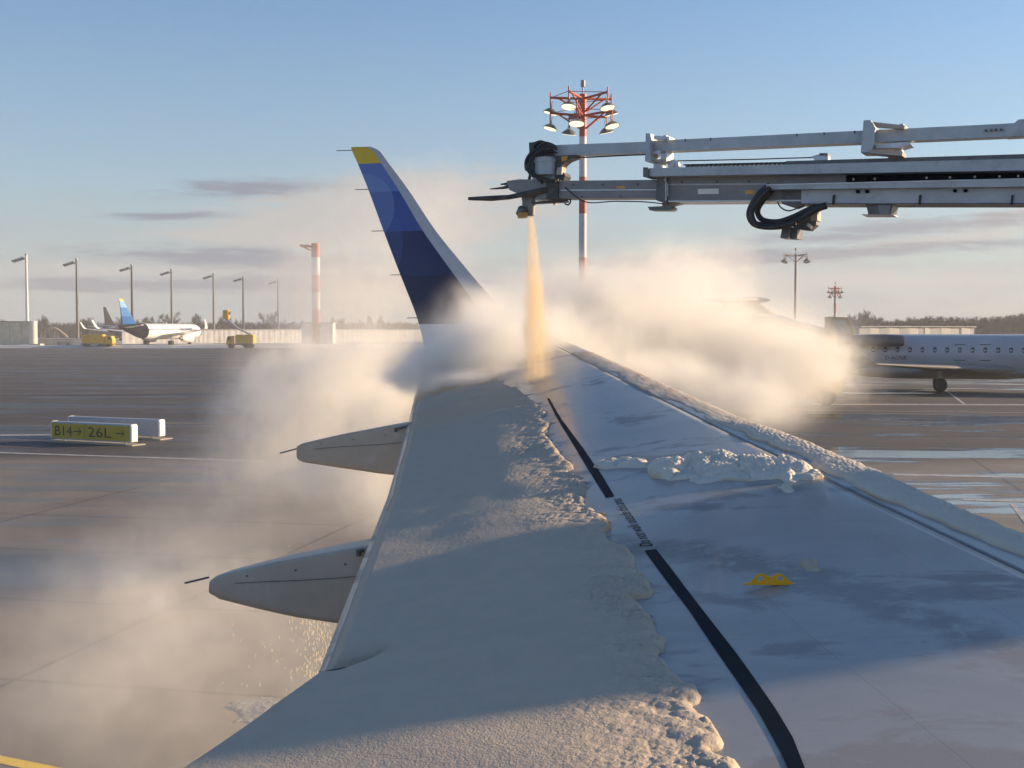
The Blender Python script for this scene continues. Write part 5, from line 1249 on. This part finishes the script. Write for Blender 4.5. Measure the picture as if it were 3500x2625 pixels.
def steam():
    P = []
    for x, y, d, rx, ry, rd, w in PUFFS:
        c = at_y(x, y, d); k = d/FPX; P.append((c, (rx*k, rd, ry*k), w))
    lo = np.min([c-np.array(r)*1.9 for c, r, w in P], 0); hi = np.max([c+np.array(r)*1.9 for c, r, w in P], 0)
    lo[2] = max(lo[2], .02); lo[1] = max(lo[1], 5.5)
    ng = bpy.data.node_groups.new('steam_field', 'GeometryNodeTree'); ng.interface.new_socket('Geometry', in_out='OUTPUT', socket_type='NodeSocketGeometry'); ng.interface.new_socket('Geometry', in_out='INPUT', socket_type='NodeSocketGeometry')
    t = NT(ng); pos = t.add('GeometryNodeInputPosition').outputs[0]; tot = None
    # warp the position a little so that the puffs billow
    wn = t.add('ShaderNodeTexNoise'); wn.inputs['Scale'].default_value = 1.1; wn.inputs['Detail'].default_value = 3; t.put(wn.inputs['Vector'], pos)
    w2 = t.vm('MULTIPLY', t.vm('SUBTRACT', wn.outputs['Color'], (.5, .5, .5)), (1.0, 1.0, .9)); pw = t.vm('ADD', pos, w2)
    for c, r, w in P:
        q = t.vm('MULTIPLY', t.vm('SUBTRACT', pw, tuple(c)), tuple(1/np.array(r))); d2 = t.vm('DOT_PRODUCT', q, q, out=1)
        e = t.m('MULTIPLY', t.m('EXPONENT', t.m('MULTIPLY', d2, -1.)), w); tot = e if tot is None else t.m('ADD', tot, e)
    n1 = t.noise(pos, 1.05, 6, .64, .9); n2 = t.noise(pos, 4.2, 4, .68, .9)
    n = t.m('ADD', t.m('MULTIPLY', t.m('SUBTRACT', n1, .5), 3.5), t.m('MULTIPLY', t.m('SUBTRACT', n2, .5), 4.4))
    g = t.m('ADD', tot, t.m('MULTIPLY', n, t.m('MINIMUM', t.m('MULTIPLY', tot, .8), .5)))
    dens = t.m('MULTIPLY', t.m('SUBTRACT', g, .045), 1.0); dens = t.m('MAXIMUM', dens, 0.)
    dens = t.m('MULTIPLY', dens, t.m('MINIMUM', t.m('ADD', .45, dens), 1.6))
    vc = t.add('GeometryNodeVolumeCube'); t.put(vc.inputs['Density'], dens)
    vc.inputs['Background'].default_value = 0
    vc.inputs['Min'].default_value = tuple(lo); vc.inputs['Max'].default_value = tuple(hi)
    sz = hi-lo; vx = .055
    for i, nm in enumerate(('Resolution X', 'Resolution Y', 'Resolution Z')): vc.inputs[nm].default_value = max(8, int(sz[i]/vx))
    sm = t.add('GeometryNodeSetMaterial'); sm.inputs['Material'].default_value = vol_mat('steam', (.998, .984, .952), 1.7, .0)
    t.l.new(vc.outputs[0], sm.inputs['Geometry']); go = t.add('NodeGroupOutput'); t.l.new(sm.outputs[0], go.inputs[0])
    vd = bpy.data.volumes.new('steam_cloud'); o = bpy.data.objects.new('steam_cloud', vd); col.objects.link(o)
    md = o.modifiers.new('field', 'NODES'); md.node_group = ng
    tag(o, 'billowing steam from the hot fluid, drifting over and behind the wing tip', 'steam', kind='stuff')
    print('steam grid', [int(s/vx) for s in sz])
steam()
def jet():
    ax = [(1815, 738, 16, 16), (1820, 850, 34, 34), (1826, 1000, 52, 52), (1832, 1150, 66, 66), (1838, 1312, 80, 80)]
    secs = []
    a = bp(1815, 738, -.02); pz = on_wing(1826, 1300); b = wp(pz[0], pz[1], -.1)
    for i, (x, y, l, r) in enumerate(ax):
        f_ = (y-738)/(1290-738.); Y = a[1]+(b[1]-a[1])*f_; c = at_y(x, y, Y); k = Y/FPX
        secs.append([(c[0]+((r if math.cos(q) > 0 else l)*k)*math.cos(q), c[1]+(l+r)/2*k*math.sin(q), c[2]) for q in [2*math.pi*j/16 for j in range(16)]])
    c0 = at_y(1815, 738, a[1]); c1 = at_y(1838, 1300, b[1])
    m = bpy.data.materials.new('fluid_jet'); m.use_nodes = True; t = NT(m.node_tree); t.n.clear()
    v = t.add('ShaderNodeVolumePrincipled'); v.inputs['Color'].default_value = (1., .83, .57, 1); v.inputs['Anisotropy'].default_value = .1
    tc = t.add('ShaderNodeTexCoord').outputs['Object']; x, y, z = t.sep(tc)
    f_ = t.m('DIVIDE', t.m('SUBTRACT', float(c0[2]), z), float(c0[2]-c1[2]), clamp=True)
    wob = t.m('MULTIPLY', t.m('SUBTRACT', t.noise(tc, 2.6, 4, .65), .5), t.m('MULTIPLY', f_, .22))
    dx = t.m('ADD', t.m('SUBTRACT', x, t.m('ADD', float(c0[0]), t.m('MULTIPLY', f_, float(c1[0]-c0[0])))), wob); dy = t.m('SUBTRACT', y, t.m('ADD', float(c0[1]), t.m('MULTIPLY', f_, float(c1[1]-c0[1]))))
    rr = t.m('SQRT', t.m('ADD', t.m('MULTIPLY', dx, dx), t.m('MULTIPLY', dy, dy)))
    rad = t.m('ADD', .034, t.m('MULTIPLY', f_, .155))
    fall = t.ss(t.m('DIVIDE', rr, rad), 1.15, .15)
    st = t.noise(t.comb(t.m('MULTIPLY', x, 26.), t.m('MULTIPLY', y, 26.), t.m('MULTIPLY', z, 2.2)), 1., 4, .65)
    gr = t.noise(t.comb(t.m('MULTIPLY', x, 60.), t.m('MULTIPLY', y, 60.), t.m('MULTIPLY', z, 26.)), 1., 2, .6)
    dens = t.m('MULTIPLY', t.m('MULTIPLY', fall, t.ss(st, .38, .64, .02, 1.8)), t.m('MULTIPLY', t.ss(gr, .3, .7, .4, 1.6), t.ss(f_, .0, 1., 36., 7.))); t.put(v.inputs['Density'], dens)
    o_ = t.add('ShaderNodeOutputMaterial'); t.l.new(v.outputs[0], o_.inputs['Volume'])
    o = MB().loft(secs).build('fluid_jet', m)
    tag(o, 'amber jet of de-icing fluid falling from the nozzle onto the wing', 'spray', kind='stuff')
jet()
def droplets():
    rr = random.Random(3); mb = MB()
    for k in range(420):
        if k < 260: x = rr.gauss(1075, 38); y = rr.uniform(2080, 2330)
        elif k < 340: x = rr.gauss(930, 120); y = rr.uniform(1850, 2500)
        else: x = rr.gauss(1110, 30); y = rr.uniform(2060, 2260)
        d = rr.uniform(8.8, 11.5); c = Vector(at_y(x, y, d)); r = rr.uniform(.0018, .0045); L = r*rr.uniform(2, 9)
        if c.y < 5.0: continue
        P = [c+Vector((r, 0, 0)), c+Vector((-r*.5, r*.86, 0)), c+Vector((-r*.5, -r*.86, 0)), c+Vector((0, 0, L)), c-Vector((0, 0, L*.6))]
        mb.add(P, [(0, 1, 3), (1, 2, 3), (2, 0, 3), (1, 0, 4), (2, 1, 4), (0, 2, 4)])
    m = mat('drop', (.95, .8, .55), .15, var=.05)
    tag(mb.build('droplets', m), 'glinting drops of fluid falling behind the inner flap', 'droplets', kind='stuff')
droplets()

def haze():
    m = bpy.data.materials.new('haze_air'); m.use_nodes = True; t = NT(m.node_tree); t.n.clear()
    v = t.add('ShaderNodeVolumePrincipled'); v.inputs['Color'].default_value = (.96, .96, .97, 1); v.inputs['Density'].default_value = .00045; v.inputs['Anisotropy'].default_value = 0.
    o = t.add('ShaderNodeOutputMaterial'); t.l.new(v.outputs[0], o.inputs['Volume'])
    h = MB().box((0, 330, 16), (1300, 820, 34)).build('haze', m); tag(h, kind='stuff')
haze()
